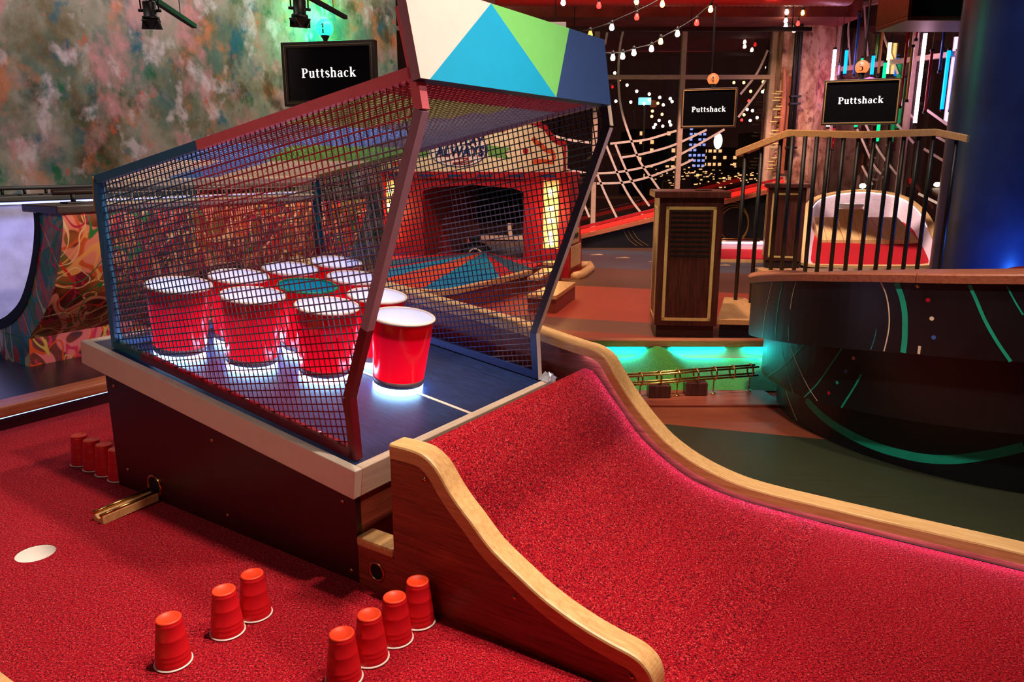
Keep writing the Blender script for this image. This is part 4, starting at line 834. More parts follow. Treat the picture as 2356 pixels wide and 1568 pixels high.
# lamp panels
M['b_glow'] = mpaint('cream lamp panel', srgb(250, 220, 160), .4); M['bulb_warm'] = memit('warm bulb', (1, .62, .22, 1), 42)
for s0, s1 in ((.03, .13), (1.815, 1.975)):
    mb = MB(MBo); mb.box((s0, -.006, .30), (s1, -.0005, .985)); build('lamp_panel', mb, M['b_glow'], bo)
    for z in (.86, .70, .58, .44, .36):
        mb = MB(); mb.lathe([(.022 * math.sin(k * math.pi / 8), -.022 * math.cos(k * math.pi / 8)) for k in range(9)], MBo @ Vector(((s0 + s1) / 2, -.034, z)), 12); build('bulb', mb, M['bulb_warm'], bo)
# tunnel
mb = MB(MBo); mb.box((.16, 0, 0), (.46, 1.6, .99)); build('tunnel_wall', mb, M['b_red'], bo)
mb = MB(MBo); mb.box((1.60, 0, 0), (1.785, 1.0, .99)); build('tunnel_wall', mb, M['b_red'], bo)
mb = MB(MBo); mb.box((.0, .02, .93), (2.0, 1.6, .99)); build('tunnel_roof', mb, M['b_dark'], bo)
mb = MB(MBo); mb.add([(.4605, 0.0, .985), (1.5995, 0, .985), (1.5995, 0, .86), (1.48, 0, .90), (1.03, 0, .93), (.6, 0, .90), (.4605, 0, .86)], [(0, 1, 2, 3, 4, 5, 6)]); build('scalloped_valance', mb, M['b_red'], bo)
mb = MB(MBo); mb.box((.47, 1.55, .42), (1.59, 1.6, .93)); build('dark_backdrop', mb, M['hole'], bo)
# outer right side with wooden plaques
mb = MB(MBo); mb.prism([(0, 0), (0, 1.06), (.30, 1.06), (.42, .6), (.52, .3), (.56, 0)], lambda p, s: (s, p[0], p[1]), 2.0505, 2.09); build('side_wing', mb, M['b_red'], bo)
for (z0, z1, n0, n1) in ((.50, .66, .05, .33), (.34, .49, .05, .36), (.10, .32, .06, .44)):
    mb = MB(MBo); mb.bbox((2.0905, n0, z0), (2.104, n1, z1), .005); build('wooden_plaque', mb, M['oak'], bo)
for k in range(3):
    mb = MB(MBo); mb.tube(smoothline([(2.106, .08 + .05 * k * 1.6, .40), (2.106, .10 + .08 * k, .45), (2.106, .13 + .08 * k, .39), (2.106, .15 + .08 * k, .44)], 4), .004, 5); build('carved_scrawl', mb, M['hole'], bo)
for s0, s1 in ((0.08, 0.08), (1.895, 1.895)): point('booth_lamp', MBo @ Vector((s0, -.22, .65)), 3.5, (1.0, .55, .22), .12)

# coloured wedge carpet in front of the booth, on a low plinth with curved curb
WO = [(-1.359, 8.014), (-1.292, 7.612), (-1.217, 7.155), (-1.192, 7.004), (-1.098, 6.433), (-.867, 5.989), (-.659, 5.84), (-.41, 5.945), (-.194, 6.262), (.027, 6.748), (.194, 7.124), (.289, 7.443), (.103, 8.091)]
AP = (-.308, 8.458)
wc = thing('wedge_green', 'round putting green of blue, orange and red carpet wedges before the booth', 'putting green', (-.55, 7.0, 0))
def wedge(idx, mat):
    mb = MB(); P = [(x, y) for x, y in idx]; mb.prism([AP] + P, lambda p, z: (p[0], p[1], z), .165, .18); build('carpet_wedge', mb, M[mat], wc)
wedge([WO[0], WO[1]], 'carpet_crimson'); wedge([WO[1], WO[2]], 'carpet_teal'); wedge([WO[2], WO[3]], 'carpet_crimson'); wedge([WO[3], WO[4]], 'carpet_blue')
q = (WO[5][0] * .3 + WO[6][0] * .7, WO[5][1] * .3 + WO[6][1] * .7)
wedge([WO[4], WO[5], q], 'carpet_orange'); wedge([q, WO[6], WO[7], (-.10, 6.45)], 'carpet_blue'); wedge([(-.10, 6.45), WO[9]], 'carpet_crimson'); wedge([WO[9], (.194, 7.124)], 'carpet_teal'); wedge([(.194, 7.124), WO[11]], 'carpet_crimson')
mb = MB(); mb.prism([AP] + WO[:9] + WO[9:], lambda p, z: (p[0], p[1], z), .003, .164); build('plinth', mb, M['mahog'], wc)
cpth = smoothline([(-1.25, 6.75, 0), (-1.159, 6.458, 0), (-.997, 6.145, 0), (-.864, 5.967, 0), (-.744, 5.86, 0), (-.604, 5.80, 0), (-.474, 5.882, 0), (-.281, 6.168, 0), (-.105, 6.458, 0), (.137, 6.917, 0)], 3)
n = len(cpth); ctr = Vector((-.5, 7.2, 0)); inn = []; out = []
for i, p in enumerate(cpth):
    t = (cpth[min(i + 1, n - 1)] - cpth[max(i - 1, 0)]).normalized(); nn = Vector((t.y, -t.x, 0)); nn = nn if nn.dot(p - ctr) > 0 else -nn
    inn.append(p - nn * .005); out.append(p + nn * .055)
def wallstrip(name, z0, z1, mat, a, bq, par):
    mb = MB(); vs = [(p.x, p.y, z) for z in (z0, z1) for q in (a, bq) for p in q]; fs = []
    for i in range(n - 1):
        fs += [(i, i + 1, n + i + 1, n + i), (2 * n + i, 3 * n + i, 3 * n + i + 1, 2 * n + i + 1), (i, 2 * n + i, 2 * n + i + 1, i + 1), (n + i, n + i + 1, 3 * n + i + 1, 3 * n + i)]
    fs += [(0, n, 3 * n, 2 * n), (n - 1, 3 * n - 1, 4 * n - 1, 2 * n - 1)]
    mb.add(vs, fs); return build(name, mb, mat, par)
wallstrip('curb_cap', .150, .192, M['oak'], inn, out, wc); wallstrip('curb_board', .002, .1495, M['mahog'], inn, [p * .15 + q_ * .85 for p, q_ in zip(inn, out)], wc)
# wooden blocks at the right of the green
def block(lab, poly, z0, z1, cap=.03):
    xs = sum(p[0] for p in poly) / 4; ys = sum(p[1] for p in poly) / 4; t = thing('wooden_block', lab, 'block', (xs, ys, z0))
    mb = MB(); mb.prism(poly, lambda p, z: (p[0], p[1], z), z1 - cap, z1); build('block_top', mb, M['oak'], t)
    mb = MB(); mb.prism([(xs + (x - xs) * .97, ys + (y - ys) * .97) for x, y in poly], lambda p, z: (p[0], p[1], z), z0, z1 - cap - .0005); build('block_body', mb, M['mahog'], t)
block('largest pale topped wooden block at the foot of the booth', [(.116, 5.842), (.345, 5.782), (.554, 6.464), (.412, 6.538)], 0.0003, .145)
block('middle pale topped wooden block beside the wedge green', [(.135, 6.60), (.25, 6.60), (.42, 7.20), (.30, 7.24)], 0.0003, .165)
block('far pale topped wooden block against the booth pillar', [(.30, 7.40), (.41, 7.34), (.50, 7.52), (.42, 7.56)], 0.0003, .20)
mb = MB(); mb.tube([(.73, 8.45, .025), (.88, 8.5, .025), (.86, 8.2, .025), (.72, 7.72, .025), (.64, 7.6, .025)], .05, 8); build('curb_loop', mb, M['oak'], label='low looped oak curb on the floor behind the booth wing', cat='curb')
# things seen through the tunnel
tk = thing('target_toy', 'small black and teal round toy with a white ring in the booth mouth', 'toy', (-.42, 8.75, 0))
mb = MB(); mb.lathe([(0, .002), (.12, .002), (.2, .09), (.2, .15), (.12, .24), (0, .25)], (-.42, 8.75, 0), 8, smooth=False); build('body', mb, M['black'], tk)
for k in range(3):
    mb = MB(); mb.lathe([(.185, .10 + k * .02), (.206, .105 + k * .02), (.185, .11 + k * .02)], (-.42, 8.75, 0), 8, smooth=False); build('teal_band', mb, M['c_teal'], tk)
mb = MB(); mb.tube([(-.42 + .075 * math.cos(q * math.pi / 12), 8.545, .13 + .075 * math.sin(q * math.pi / 12)) for q in range(24)], .008, 6, closed=True); build('white_ring', mb, M['white'], tk)
mb = MB(); mb.bbox((-.49, 8.68, .2505), (-.37, 8.82, .33), .02); build('head', mb, M['black'], tk)
mb = MB(); mb.lathe([(.02, 0), (0, .05)], (-.50, 8.62, .27), 8); build('orange_beak', mb, M['b_orange'], tk)
# ------------------------------------------------------------------ lecterns
M['goldp'] = mpaint('pale gold inlay', srgb(232, 204, 128), .4)
def lectern(lab, A_, B_, depth, h, front_louver):
    A_ = Vector((A_[0], A_[1], 0)); B_ = Vector((B_[0], B_[1], 0)); d = (B_ - A_); w = d.length; d.normalize(); nn = Vector((-d.y, d.x, 0))
    Mx = Matrix((d, nn, BZ)).transposed().to_4x4(); Mx.translation = (A_ + B_) / 2; Mx = Mx @ Matrix.Translation((0, 0, .0003))
    t = thing('lectern', lab, 'lectern', Mx @ Matrix.Translation((0, depth / 2, 0))); W_ = w / 2
    mb = MB(Mx); mb.box((-W_ + .015, .03, 0), (W_ - .015, depth - .03, .085)); build('plinth', mb, M['deckdark'], t)
    mb = MB(Mx); mb.bbox((-W_, 0, .0855), (W_, depth, h - .045), .004); build('body', mb, M['walnut'], t)
    mb = MB(Mx); mb.bbox((-W_ - .035, -.035, h - .0445), (W_ + .035, depth + .03, h), .006); build('top_slab', mb, M['walnut'], t)
    bdy = [c_ for c_ in t.children if c_.name.startswith('body')][0]
    def inlay(Mf, w_, z0, z1):
        mb = MB(Mf)
        for a, b_ in (((-w_, -.003, z1 - .02), (w_, -.0003, z1)), ((-w_, -.003, z0), (w_, -.0003, z0 + .02)), ((-w_, -.003, z0), (-w_ + .02, -.0003, z1)), ((w_ - .02, -.003, z0), (w_, -.0003, z1))): mb.box(a, b_)
        build('brass_inlay', mb, M['goldp'], bdy)
    inlay(Mx, W_ - .045, .12, h - .10)
    Ms = Mx @ Matrix.Translation((-W_, depth / 2, 0)) @ Matrix.Rotation(R(-90), 4, 'Z'); inlay(Ms, depth / 2 - .04, .12, h - .10)
    if front_louver:
        for k in range(10):
            mb = MB(Mx); z = h - .145 - k * .031; mb.box((-W_ + .078, -.0035, z), (W_ - .078, -.0004, z + .012)); build('louver_slot', mb, M['hole'], bdy)
        mb = MB(Mx); mb.bbox((.03, .05, h + .0003), (.13, .13, h + .006), .002); build('card_tray', mb, M['black'], t)
lectern('near dark walnut lectern with louvred front and brass inlay on terracotta floor', (.96, 4.965), (1.37, 4.925), .38, .975, True)
lectern('far dark walnut lectern behind the baluster railing', (2.83, 8.45), (3.21, 8.34), .40, .93, False)

lectern('distant gold inlaid lectern seen through the booth tunnel', (-1.0, 10.45), (-.70, 10.4), .35, .93, False)
# ------------------------------------------------------------------ curved three-tier stage wall
SC = Vector((2.24, 3.349, 0))
def interp(tab, x):
    for (a, b_), (c, d) in zip(tab, tab[1:]):
        if x <= c: return b_ + (d - b_) * max(0, (x - a)) / (c - a)
    return tab[-1][1]
CT = [(120, .55), (169, .625), (188.6, .693), (198, .722), (213.5, .76), (221.3, .776), (238, .804), (262, .822)]
T1 = [(120, .28), (167.6, .333), (180.9, .376), (209.7, .457), (220.6, .485), (238.5, .510), (262, .525)]
T2 = [(120, .12), (164, .139), (182, .166), (195.8, .1756), (206.6, .194), (221, .217), (242, .244), (262, .26)]
def cyl(R_, a, z): return (SC.x + R_ * math.cos(R(a)), SC.y + R_ * math.sin(R(a)), z)
PHI = [125 + k * (262 - 125) / 60 for k in range(61)]
m, nt, b = nodes('black stage skin'); setp(b, srgb(20, 20, 24), .38); v = coord(nt); nt.links.new(ramp(nt, nz(nt, v, 9, 5), [(.3, srgb(10, 10, 12)), (.7, srgb(19, 19, 22))]), b.inputs['Base Color']); M['stage'] = m
stg = thing('curved_stage', 'black curved three tier stage wall with green arcs and oak cap at right', 'stage', (2.0, 3.3, 0))
def sweep(name, f0, f1, mat, flip=False):
    mb = MB(); n = len(PHI); mb.add([f0(a) for a in PHI] + [f1(a) for a in PHI], [(i, i + 1, n + i + 1, n + i) for i in range(n - 1)], 0, True); return build(name, mb, mat, stg)
def shell(name, R0, R1, z0, z1, mat):
    mb = MB(); n = len(PHI); vs = []
    for a in PHI: vs += [cyl(R0, a, z0(a)), cyl(R1, a, z0(a)), cyl(R1, a, z1(a)), cyl(R0, a, z1(a))]
    fs = [(4 * i + k, 4 * i + (k + 1) % 4, 4 * i + 4 + (k + 1) % 4, 4 * i + 4 + k) for i in range(n - 1) for k in range(4)]; fs += [(0, 1, 2, 3), (4 * n - 1, 4 * n - 2, 4 * n - 3, 4 * n - 4)]
    mb.add(vs, fs); return build(name, mb, mat, stg)
shell('upper_tier', .97, 1.105, lambda a: interp(T1, a), lambda a: interp(CT, a) - .0335, M['stage'])
shell('middle_tier', .92, 1.03, lambda a: interp(T2, a), lambda a: interp(T1, a) - .0005, M['stage'])
shell('lower_tier', .86, .95, lambda a: .0003, lambda a: interp(T2, a) - .0005, M['stage'])
for a0, a1 in ((125, 178), (178.15, 222), (222.15, 262)):
    mb = MB(); nn_ = 24; vs = []
    for k in range(nn_ + 1):
        a = a0 + (a1 - a0) * k / nn_; zt = interp(CT, a); vs += [cyl(.955, a, zt - .033), cyl(1.122, a, zt - .033), cyl(1.126, a, zt - .006), cyl(1.12, a, zt), cyl(.96, a, zt)]
    fs = [(5 * i + k, 5 * i + (k + 1) % 5, 5 * i + 5 + (k + 1) % 5, 5 * i + 5 + k) for i in range(nn_) for k in range(5)] + [(0, 1, 2, 3, 4), tuple(5 * nn_ + k for k in (4, 3, 2, 1, 0))]
    mb.add(vs, fs); build('oak_cap', mb, M['terra'], stg)
mb = MB(); mb.add([cyl(.965, a, interp(CT, a) - .07) for a in PHI] + [cyl(.3, a, interp(CT, a) - .07) for a in PHI], [(i, i + 1, 61 + i + 1, 61 + i) for i in range(60)]); build('track_floor', mb, M['carpet_red'], stg)
for k, c in dict(p_green=(20, 166, 132), p_cream=(236, 206, 172), p_cyan=(20, 140, 140), p_red=(190, 14, 40), p_blue=(64, 98, 176), p_pink=(214, 150, 148)).items(): M[k] = mpaint(k[2:] + ' stage paint', srgb(*c), .45)
TR = {1: 1.1062, 2: 1.0312, 3: .9512}
for colr, tier, w, pts in STRIPES:
    P = smoothline([(a, z, 0) for a, z in pts], 5); Q = [Vector(cyl(TR[tier], p.x, p.y)) for p in P]; N_ = [Vector((math.cos(R(p.x)), math.sin(R(p.x)), 0)) for p in P]
    mb = MB(); mb.ribbon(Q, max(w, .003), N_); build('painted_arc', mb, M['p_' + colr], stg)
for colr, tier, (a, z) in DOTS:
    A3 = Matrix((Vector((-math.sin(R(a)), math.cos(R(a)), 0)), BZ, Vector((math.cos(R(a)), math.sin(R(a)), 0)))).transposed()
    mb = MB()
    if colr == 'bolt': mb.lathe([(0, .005), (.004, .005), (.005, .002), (.0075, .0015), (.0075, 0)], cyl(TR[tier], a, z), 14, ax=A3); build('bolt', mb, M['screw'], stg)
    else: mb.disc(cyl(TR[tier], a, z), .0075, A3, 16); build('painted_dot', mb, M['p_' + colr], stg)
# step in front of the railing
st_ = thing('wooden_step', 'low pale topped step with navy front beside the curved stage', 'step', (1.65, 5.2, 0))
mb = MB(); mb.bbox((1.385, 4.925, .1005), (2.1, 5.86, .130), .008); 
poly = [(1.374, 4.935), (1.78, 4.89), (1.815, 5.78), (1.66, 5.80)]
mb = MB(); mb.prism(poly, lambda p, z: (p[0], p[1], z), .098, .13); build('tread', mb, M['oak'], st_)
mb = MB(); mb.prism([(1.40, 4.965), (1.77, 4.92), (1.805, 5.75), (1.67, 5.77)], lambda p, z: (p[0], p[1], z), .0003, .0975); build('riser', mb, mpaint('navy riser', srgb(14, 18, 40), .5), st_)
# ------------------------------------------------------------------ railing
ra = thing('baluster_railing', 'black baluster railing with oak handrail on a pale curb behind the stage', 'railing', (2.4, 5.3, 0))
hr = [Vector(p) for p in [(1.682, 5.75, 1.244), (1.898, 5.35, 1.373), (2.369, 5.3, 1.360), (2.869, 5.3, 1.377), (2.998, 5.2, 1.342), (3.03, 5.17, 1.33)]]
def sweep_box(pts, w, h):
    mb = MB(); n = len(pts); vs = []
    for i, p in enumerate(pts):
        t = (pts[min(i + 1, n - 1)] - pts[max(i - 1, 0)]); t.z = 0; t.normalize(); a = Vector((t.y, -t.x, 0)) * w / 2
        for (s, z) in ((-1, -h), (1, -h), (1, -.006), (.8, 0), (-.8, 0), (-1, -.006)): vs.append(p + a * s + BZ * z)
    fs = [(6 * i + k, 6 * i + (k + 1) % 6, 6 * i + 6 + (k + 1) % 6, 6 * i + 6 + k) for i in range(n - 1) for k in range(6)] + [tuple(range(6)), tuple(6 * n - 6 + k for k in range(6))]
    mb.add(vs, fs); return mb
build('handrail', sweep_box(hr, .062, .046), M['oak'], ra)
def rail_z(x):
    for a, b_ in zip(hr, hr[1:]):
        if a.x <= x <= b_.x: k = (x - a.x) / (b_.x - a.x); return a.z + (b_.z - a.z) * k
    return hr[-1].z
bl = [(1.715, 5.69, .1305), (1.79, 5.56, .1305)] + [(x, 5.3, z) for x, z in [(1.836, .41), (1.91, .41), (1.997, .425), (2.077, .425), (2.16, .425), (2.258, .425), (2.36, .425), (2.465, .425), (2.574, .41), (2.668, .41), (2.77, .404), (2.868, .401), (2.982, .401)]]
for i, (x, y, z) in enumerate(bl):
    yy_ = y if i < 2 else (5.36 if x < 1.9 else (5.22 if x > 2.95 else 5.3)); mb = MB(); zt = rail_z(x) - .046
    if i == 2: x, zt = 1.87, rail_z(1.87) - .046; yy_ = 5.41
    mb.tube([(x, yy_, z if i < 2 else .4005), (x, yy_, zt + .004)], .0145, 8); build('baluster', mb, M['black'], ra)
mb = MB(); mb.tube([(1.87, 5.41, 1.04 - .03), (2.98, 5.3, 1.04 - .03)], .003, 6)
for a, b_ in ((1.80, 2.40), (2.402, 3.05)):
    mb = MB(); mb.bbox((a, 5.16, .355), (b_, 5.50, .40), .008); build('curb_cap', mb, M['oak_u'], ra)
mb = MB(); mb.box((2.06, 5.20, .0003), (3.04, 5.46, .3545)); build('curb_wall', mb, M['maroon'], ra)
# ------------------------------------------------------------------ blue column, hanging black box
m, nt, b = nodes('navy column paint'); setp(b, srgb(34, 52, 96), .34); v = coord(nt); nt.links.new(ramp(nt, nz(nt, v, 3, 5), [(.3, srgb(28, 44, 86)), (.7, srgb(42, 62, 110))]), b.inputs['Base Color']); bump(nt, b, nz(nt, v, 120, 3), .15, .001); M['col'] = m
co = thing('round_column', 'thick round navy blue column at the right edge', 'column', (3.74, 5.75, 0))
mb = MB(); mb.lathe([(.47, .0003), (.47, 4.249)], (3.74, 5.75, 0), 64); build('shaft', mb, M['col'], co)
mb = MB(); mb.lathe([(.475, .0003), (.475, .06), (.471, .065)], (3.74, 5.75, 0), 64); build('base_ring', mb, M['black'], co)
bx = thing('hanging_box', 'black hanging box with bronze bottom rim at the upper right corner', 'speaker box', (3.8, 7.0, 2.35))
mb = MB(); mb.box((3.435, 6.98, 2.385), (4.4, 7.5, 4.249)); build('box_body', mb, mpaint('black box', srgb(14, 8, 8), .6), bx)
mb = MB(); mb.bbox((3.405, 6.94, 2.345), (4.43, 7.53, 2.3845), .01); mb.box((3.405, 6.94, 2.3846), (3.434, 7.53, 4.249)); build('bronze_rim', mb, mpaint('bronze', srgb(120, 78, 52), .4, metal=.3), bx)
# ------------------------------------------------------------------ turf trough with tube track
tf = thing('turf_trough', 'green turf strip with a small hump lit cyan between two wooden curbs', 'putting strip', (1.1, 4.0, 0))
NX, NY = 40, 10; mb = MB(); vs = []
for j in range(NY + 1):
    for i in range(NX + 1):
        x = .35 + 1.13 * i / NX; y = 3.72 + .67 * j / NY; hx = (x - .875) / .10; z = .006 + .075 * math.exp(-hx * hx) * min(1, max(0, (y - 3.74) / .22))
        vs.append((x, y, z))
mb.add(vs, [(j * (NX + 1) + i, j * (NX + 1) + i + 1, (j + 1) * (NX + 1) + i + 1, (j + 1) * (NX + 1) + i) for j in range(NY) for i in range(NX)], 0, True); build('turf', mb, M['turf'], tf)
mb = MB(); mb.bbox((.30, 4.40, .070), (1.72, 4.47, .114), .006); build('far_curb_cap', mb, M['terra'], tf)
mb = MB(); mb.box((.30, 4.415, .0003), (1.72, 4.46, .0695)); build('far_curb_board', mb, M['oak_u'], tf)
M['led_cyan2'] = memit('cyan trough strip', (0.0, .70, 1.0, 1), 260)
for a, b_ in ((.45, .80), (.96, 1.28), (1.40, 1.70)):
    mb = MB(); mb.add([(a, 4.402, .0692), (b_, 4.402, .0692), (b_, 4.414, .0692), (a, 4.414, .0692)], [(0, 1, 2, 3)]); build('light_strip', mb, M['led_cyan2'], tf)
mb = MB(); mb.bbox((.48, 3.47, .0003), (1.30, 3.715, .013), .004); build('near_curb_cap', mb, M['mahog_u'], tf)
tt = thing('rail_tube', 'brass four rod ball tube with rings on dark wooden blocks beside the turf', 'ball track', (1.05, 3.62, 0.013))
ta, tb_ = Vector((.48, 3.56, .105)), Vector((1.25, 3.705, .122)); td = (tb_ - ta).normalized(); tn = Vector((-td.y, td.x, 0))
for (o, z) in ((-.02, .022), (.02, .022), (-.02, -.022), (.02, -.022)):
    mb = MB(); mb.tube([ta + tn * o + BZ * z, tb_ + tn * o + BZ * z], .005, 8); build('rod', mb, M['brass'], tt)
for k in range(8):
    c = ta + (tb_ - ta) * (.08 + k * .125); mb = MB(); mb.tube([c + tn * (.031 * math.cos(q * math.pi / 10)) + BZ * (.033 * math.sin(q * math.pi / 10)) for q in range(20)], .005, 6, closed=True); build('ring', mb, M['brass'], tt)
    if k % 2 == 1:
        mb = MB(); mb.tube([(c.x, c.y, .0135), (c.x, c.y, c.z - .034)], .003, 6); mb.lathe([(.014, .0133), (.012, .017), (0, .018)], (c.x, c.y, 0), 10); build('post', mb, M['brass'], tt)
    elif k in (0, 2, 4):
        mb = MB(); mb.bbox((c.x - .055, c.y - .035, .0133), (c.x + .055, c.y + .035, c.z - .034), .006); build('wood_block', mb, M['walnut'], tt)
# ------------------------------------------------------------------ oval scoop (hole 5)
ov = thing('oval_scoop', 'oval scooped putting bowl with oak rim, red carpet and plank wedge behind the railing', 'putting bowl', (4.2, 9.0, 0))
rim = [(3.311, 8.5, .057), (3.593, 8.4, .045), (3.913, 8.35, .045), (4.276, 8.35, .045), (4.64, 8.4, .045), (4.874, 8.5, .087), (4.991, 8.8, .237), (5.081, 9.2, .432), (5.145, 9.6, .602), (5.014, 9.9, .756), (4.576, 10.0, .814), (4.058, 9.9, .762), (3.74, 9.6, .645), (3.544, 9.2, .406), (3.387, 8.8, .186)]
rp_ = []
for i in range(15):
    p0, p1, p2, p3 = (Vector(rim[(i + k) % 15]) for k in (-1, 0, 1, 2))
    for k in range(4):
        t = k / 4; rp_.append(.5 * ((2 * p1) + (p2 - p0) * t + (2 * p0 - 5 * p1 + 4 * p2 - p3) * t * t + (3 * p1 - p0 - 3 * p2 + p3) * t ** 3))
cc = Vector((4.25, 9.1, 0)); n = len(rp_); vs = []
for p in rp_:
    d = (Vector((p.x, p.y, 0)) - cc).normalized() * .05
    vs += [p - d, p - d + BZ * -.03, p + d + BZ * -.03, p + d]
mb = MB(); mb.add(vs, [(4 * i + k, 4 * i + (k + 1) % 4, 4 * ((i + 1) % n) + (k + 1) % 4, 4 * ((i + 1) % n) + k) for i in range(n) for k in range(4)]); build('oak_rim', mb, M['oak'], ov)
mb = MB(); mb.add([(p.x, p.y, .0003) for p in rp_] + [p - BZ * .031 for p in rp_], [(i, (i + 1) % n, n + (i + 1) % n, n + i) for i in range(n)]); build('outer_wall', mb, M['maroon'], ov)
M['lilac'] = mwood('white washed bowl wall', srgb(190, 160, 176), srgb(214, 186, 200), srgb(232, 212, 222), axis=0)
ins = []
for p in rp_:
    d = (Vector((p.x, p.y, 0)) - cc); k = max(0, 1 - .06 / d.length); q = cc + d * k; z = max(.02, .02 + (q.y - 8.5) * .36) if q.y < 9.3 else .30 + .1
    ins.append(Vector((q.x, q.y, min(z, p.z - .035))))
flo = [cc + (Vector((q.x, q.y, 0)) - cc) * .9 for q in ins]; flo = [Vector((q.x, q.y, max(.01, min(.42, (q.y - 8.5) * .36)))) for q in flo]
mb = MB(); mb.add([p - BZ * .03 - (Vector((p.x, p.y, 0)) - cc).normalized() * .04 for p in rp_] + flo, [(i, (i + 1) % n, n + (i + 1) % n, n + i) for i in range(n)], 0, True); build('bowl_wall', mb, M['lilac'], ov)
mb = MB(); mb.add(flo, [tuple(range(n))]); build('bowl_carpet', mb, M['carpet_crimson'], ov)
# plank wedge
wv = [(3.70, 8.98, .19), (4.93, 8.98, .19), (4.78, 9.40, .50), (4.50, 9.42, .54), (4.42, 9.46, .62), (4.02, 9.46, .62), (3.96, 9.42, .54), (3.72, 9.40, .50)]
for k in range(12):
    a, b_ = k / 12, (k + 1) / 12 - .004
    f = lambda t: (3.70 + (4.90 - 3.70) * t, 3.74 + (4.78 - 3.74) * t); x0, X0 = f(a); x1, X1 = f(b_); zt = .50 + (.10 if 3 <= k <= 6 else 0)
    mb = MB(); mb.add([(x0, 9.10, .25), (x1, 9.10, .25), (X1, 9.42, zt), (X0, 9.42, zt), (x0, 9.10, .2), (x1, 9.10, .2), (X1, 9.42, .3), (X0, 9.42, .3)], [(0, 1, 2, 3), (4, 7, 6, 5), (0, 4, 5, 1), (1, 5, 6, 2), (2, 6, 7, 3), (3, 7, 4, 0)]); build('plank', mb, M['oak'], ov)
mb = MB(); mb.lathe([(.13, .60), (.15, .64), (.14, .66), (.11, .64)], (4.22, 9.5, 0), 24); build('cup_ring', mb, M['white'], ov)
M['led_white'] = memit('white strip', (.92, .86, 1.0, 1), 5)
mb = MB(); g = [p - BZ * .034 - (Vector((p.x, p.y, 0)) - cc).normalized() * .045 for p in rp_[28:52]]; mb.tube(g, .006, 6); build('light_strip', mb, M['led_white'], ov)
mb = MB(); mb.lathe([(0, 0), (.035, .01), (.04, .04), (.02, .06), (0, .062)], (4.57, 10.0, .83), 14); build('lamp', mb, memit('rim lamp', (1, .97, .85, 1), 30), ov)
# ------------------------------------------------------------------ inclined launch track with loop drawing
it = thing('launch_track', 'inclined red lit launch track with black side panel and gold loop drawing', 'ball track', (2.2, 10.5, 0))
mb = MB(); mb.prism([(.78, .0003), (3.7, .0003), (3.7, .80), (.78, .10)], lambda p, y: (p[0], y, p[1]), 10.5, 10.56); build('side_panel', mb, M['stage'], it)
mb = MB(); mb.prism([(.75, .085), (3.72, .80), (3.72, .86), (.75, .14)], lambda p, y: (p[0], y, p[1]), 10.42, 10.49); build('wood_edge', mb, M['terra'], it)
M['led_red'] = memit('red track glow', (1, .02, .012, 1), 1.1)
mb = MB(); mb.prism([(.75, .145), (3.72, .865), (3.72, .93), (.75, .20)], lambda p, y: (p[0], y, p[1]), 10.5, 10.52); build('red_channel', mb, M['led_red'], it)
mb = MB(); mb.prism([(.75, .205), (3.72, .935), (3.72, .965), (.75, .24)], lambda p, y: (p[0], y, p[1]), 10.55, 10.62); build('back_edge', mb, M['b_red'], it)
for r_, dx in ((.26, 0), (.23, .02), (.30, -.03)):
    mb = MB(); mb.tube([(3.05 + dx + r_ * .85 * math.cos(R(q)), 10.494, .33 + r_ * math.sin(R(q))) for q in range(-50, 240, 12)], .006, 5); build('gold_loop', mb, M['gold'], it)
for k in range(3):
    mb = MB(); mb.tube(smoothline([(1.55 + .06 * k, 10.494, .24), (1.62 + .07 * k, 10.494, .12), (1.74 + .08 * k, 10.494, .03)], 5), .004, 5); build('gold_line', mb, M['gold'], it)
pd = thing('glow_pad', 'low putting lane with red carpet lit white along its back edge', 'putting lane', (2.9, 9.6, 0))
mb = MB(); mb.add([(2.45, 9.02, .012), (3.03, 8.94, .012), (3.42, 10.2, .012), (2.82, 10.3, .012)], [(0, 1, 2, 3)]); build('lane_carpet', mb, M['carpet_crimson'], pd)
mb = MB(); mb.prism([(2.80, 10.3), (3.44, 10.2), (3.45, 10.3), (2.80, 10.4)], lambda p, z: (p[0], p[1], z), .0003, .12); build('back_board', mb, M['lilac'], pd)
mb = MB(); mb.tube([(2.82, 10.285, .10), (3.42, 10.185, .10)], .01, 6); build('light_strip', mb, M['led_white'], pd)
mb = MB(); mb.prism([(2.43, 8.96), (3.03, 8.88), (3.03, 8.94), (2.45, 9.02)], lambda p, z: (p[0], p[1], z), .0003, .03); build('front_curb', mb, M['oak'], pd)
for k in range(2):
    mb = MB(); mb.tube([(2.45, 9.85, .16 + .03 * k), (3.2, 9.75, .17 + .03 * k)], .006, 6); build('brass_rod', mb, M['brass'], pd)
# ------------------------------------------------------------------ window walls, pillar
m, nt, b = nodes('window glass'); out = nt.nodes['Material Output']
tr_ = nt.nodes.new('ShaderNodeBsdfTransparent'); tr_.inputs[0].default_value = (.9, .88, .9, 1); gl = nt.nodes.new('ShaderNodeBsdfGlossy'); gl.inputs['Roughness'].default_value = 0.01
fr = nt.nodes.new('ShaderNodeFresnel'); fr.inputs['IOR'].default_value = 1.5; mx = nt.nodes.new('ShaderNodeMixShader')
nt.links.new(math_(nt, 'MULTIPLY', fr.outputs[0], 1.8), mx.inputs[0]); nt.links.new(tr_.outputs[0], mx.inputs[1]); nt.links.new(gl.outputs[0], mx.inputs[2]); nt.links.new(mx.outputs[0], out.inputs['Surface']); M['glass'] = m
M['wframe'] = mpaint('beige window frame', srgb(206, 170, 150), .5)
M['arcw'] = mpaint('pale window decal', srgb(236, 214, 204), .5)
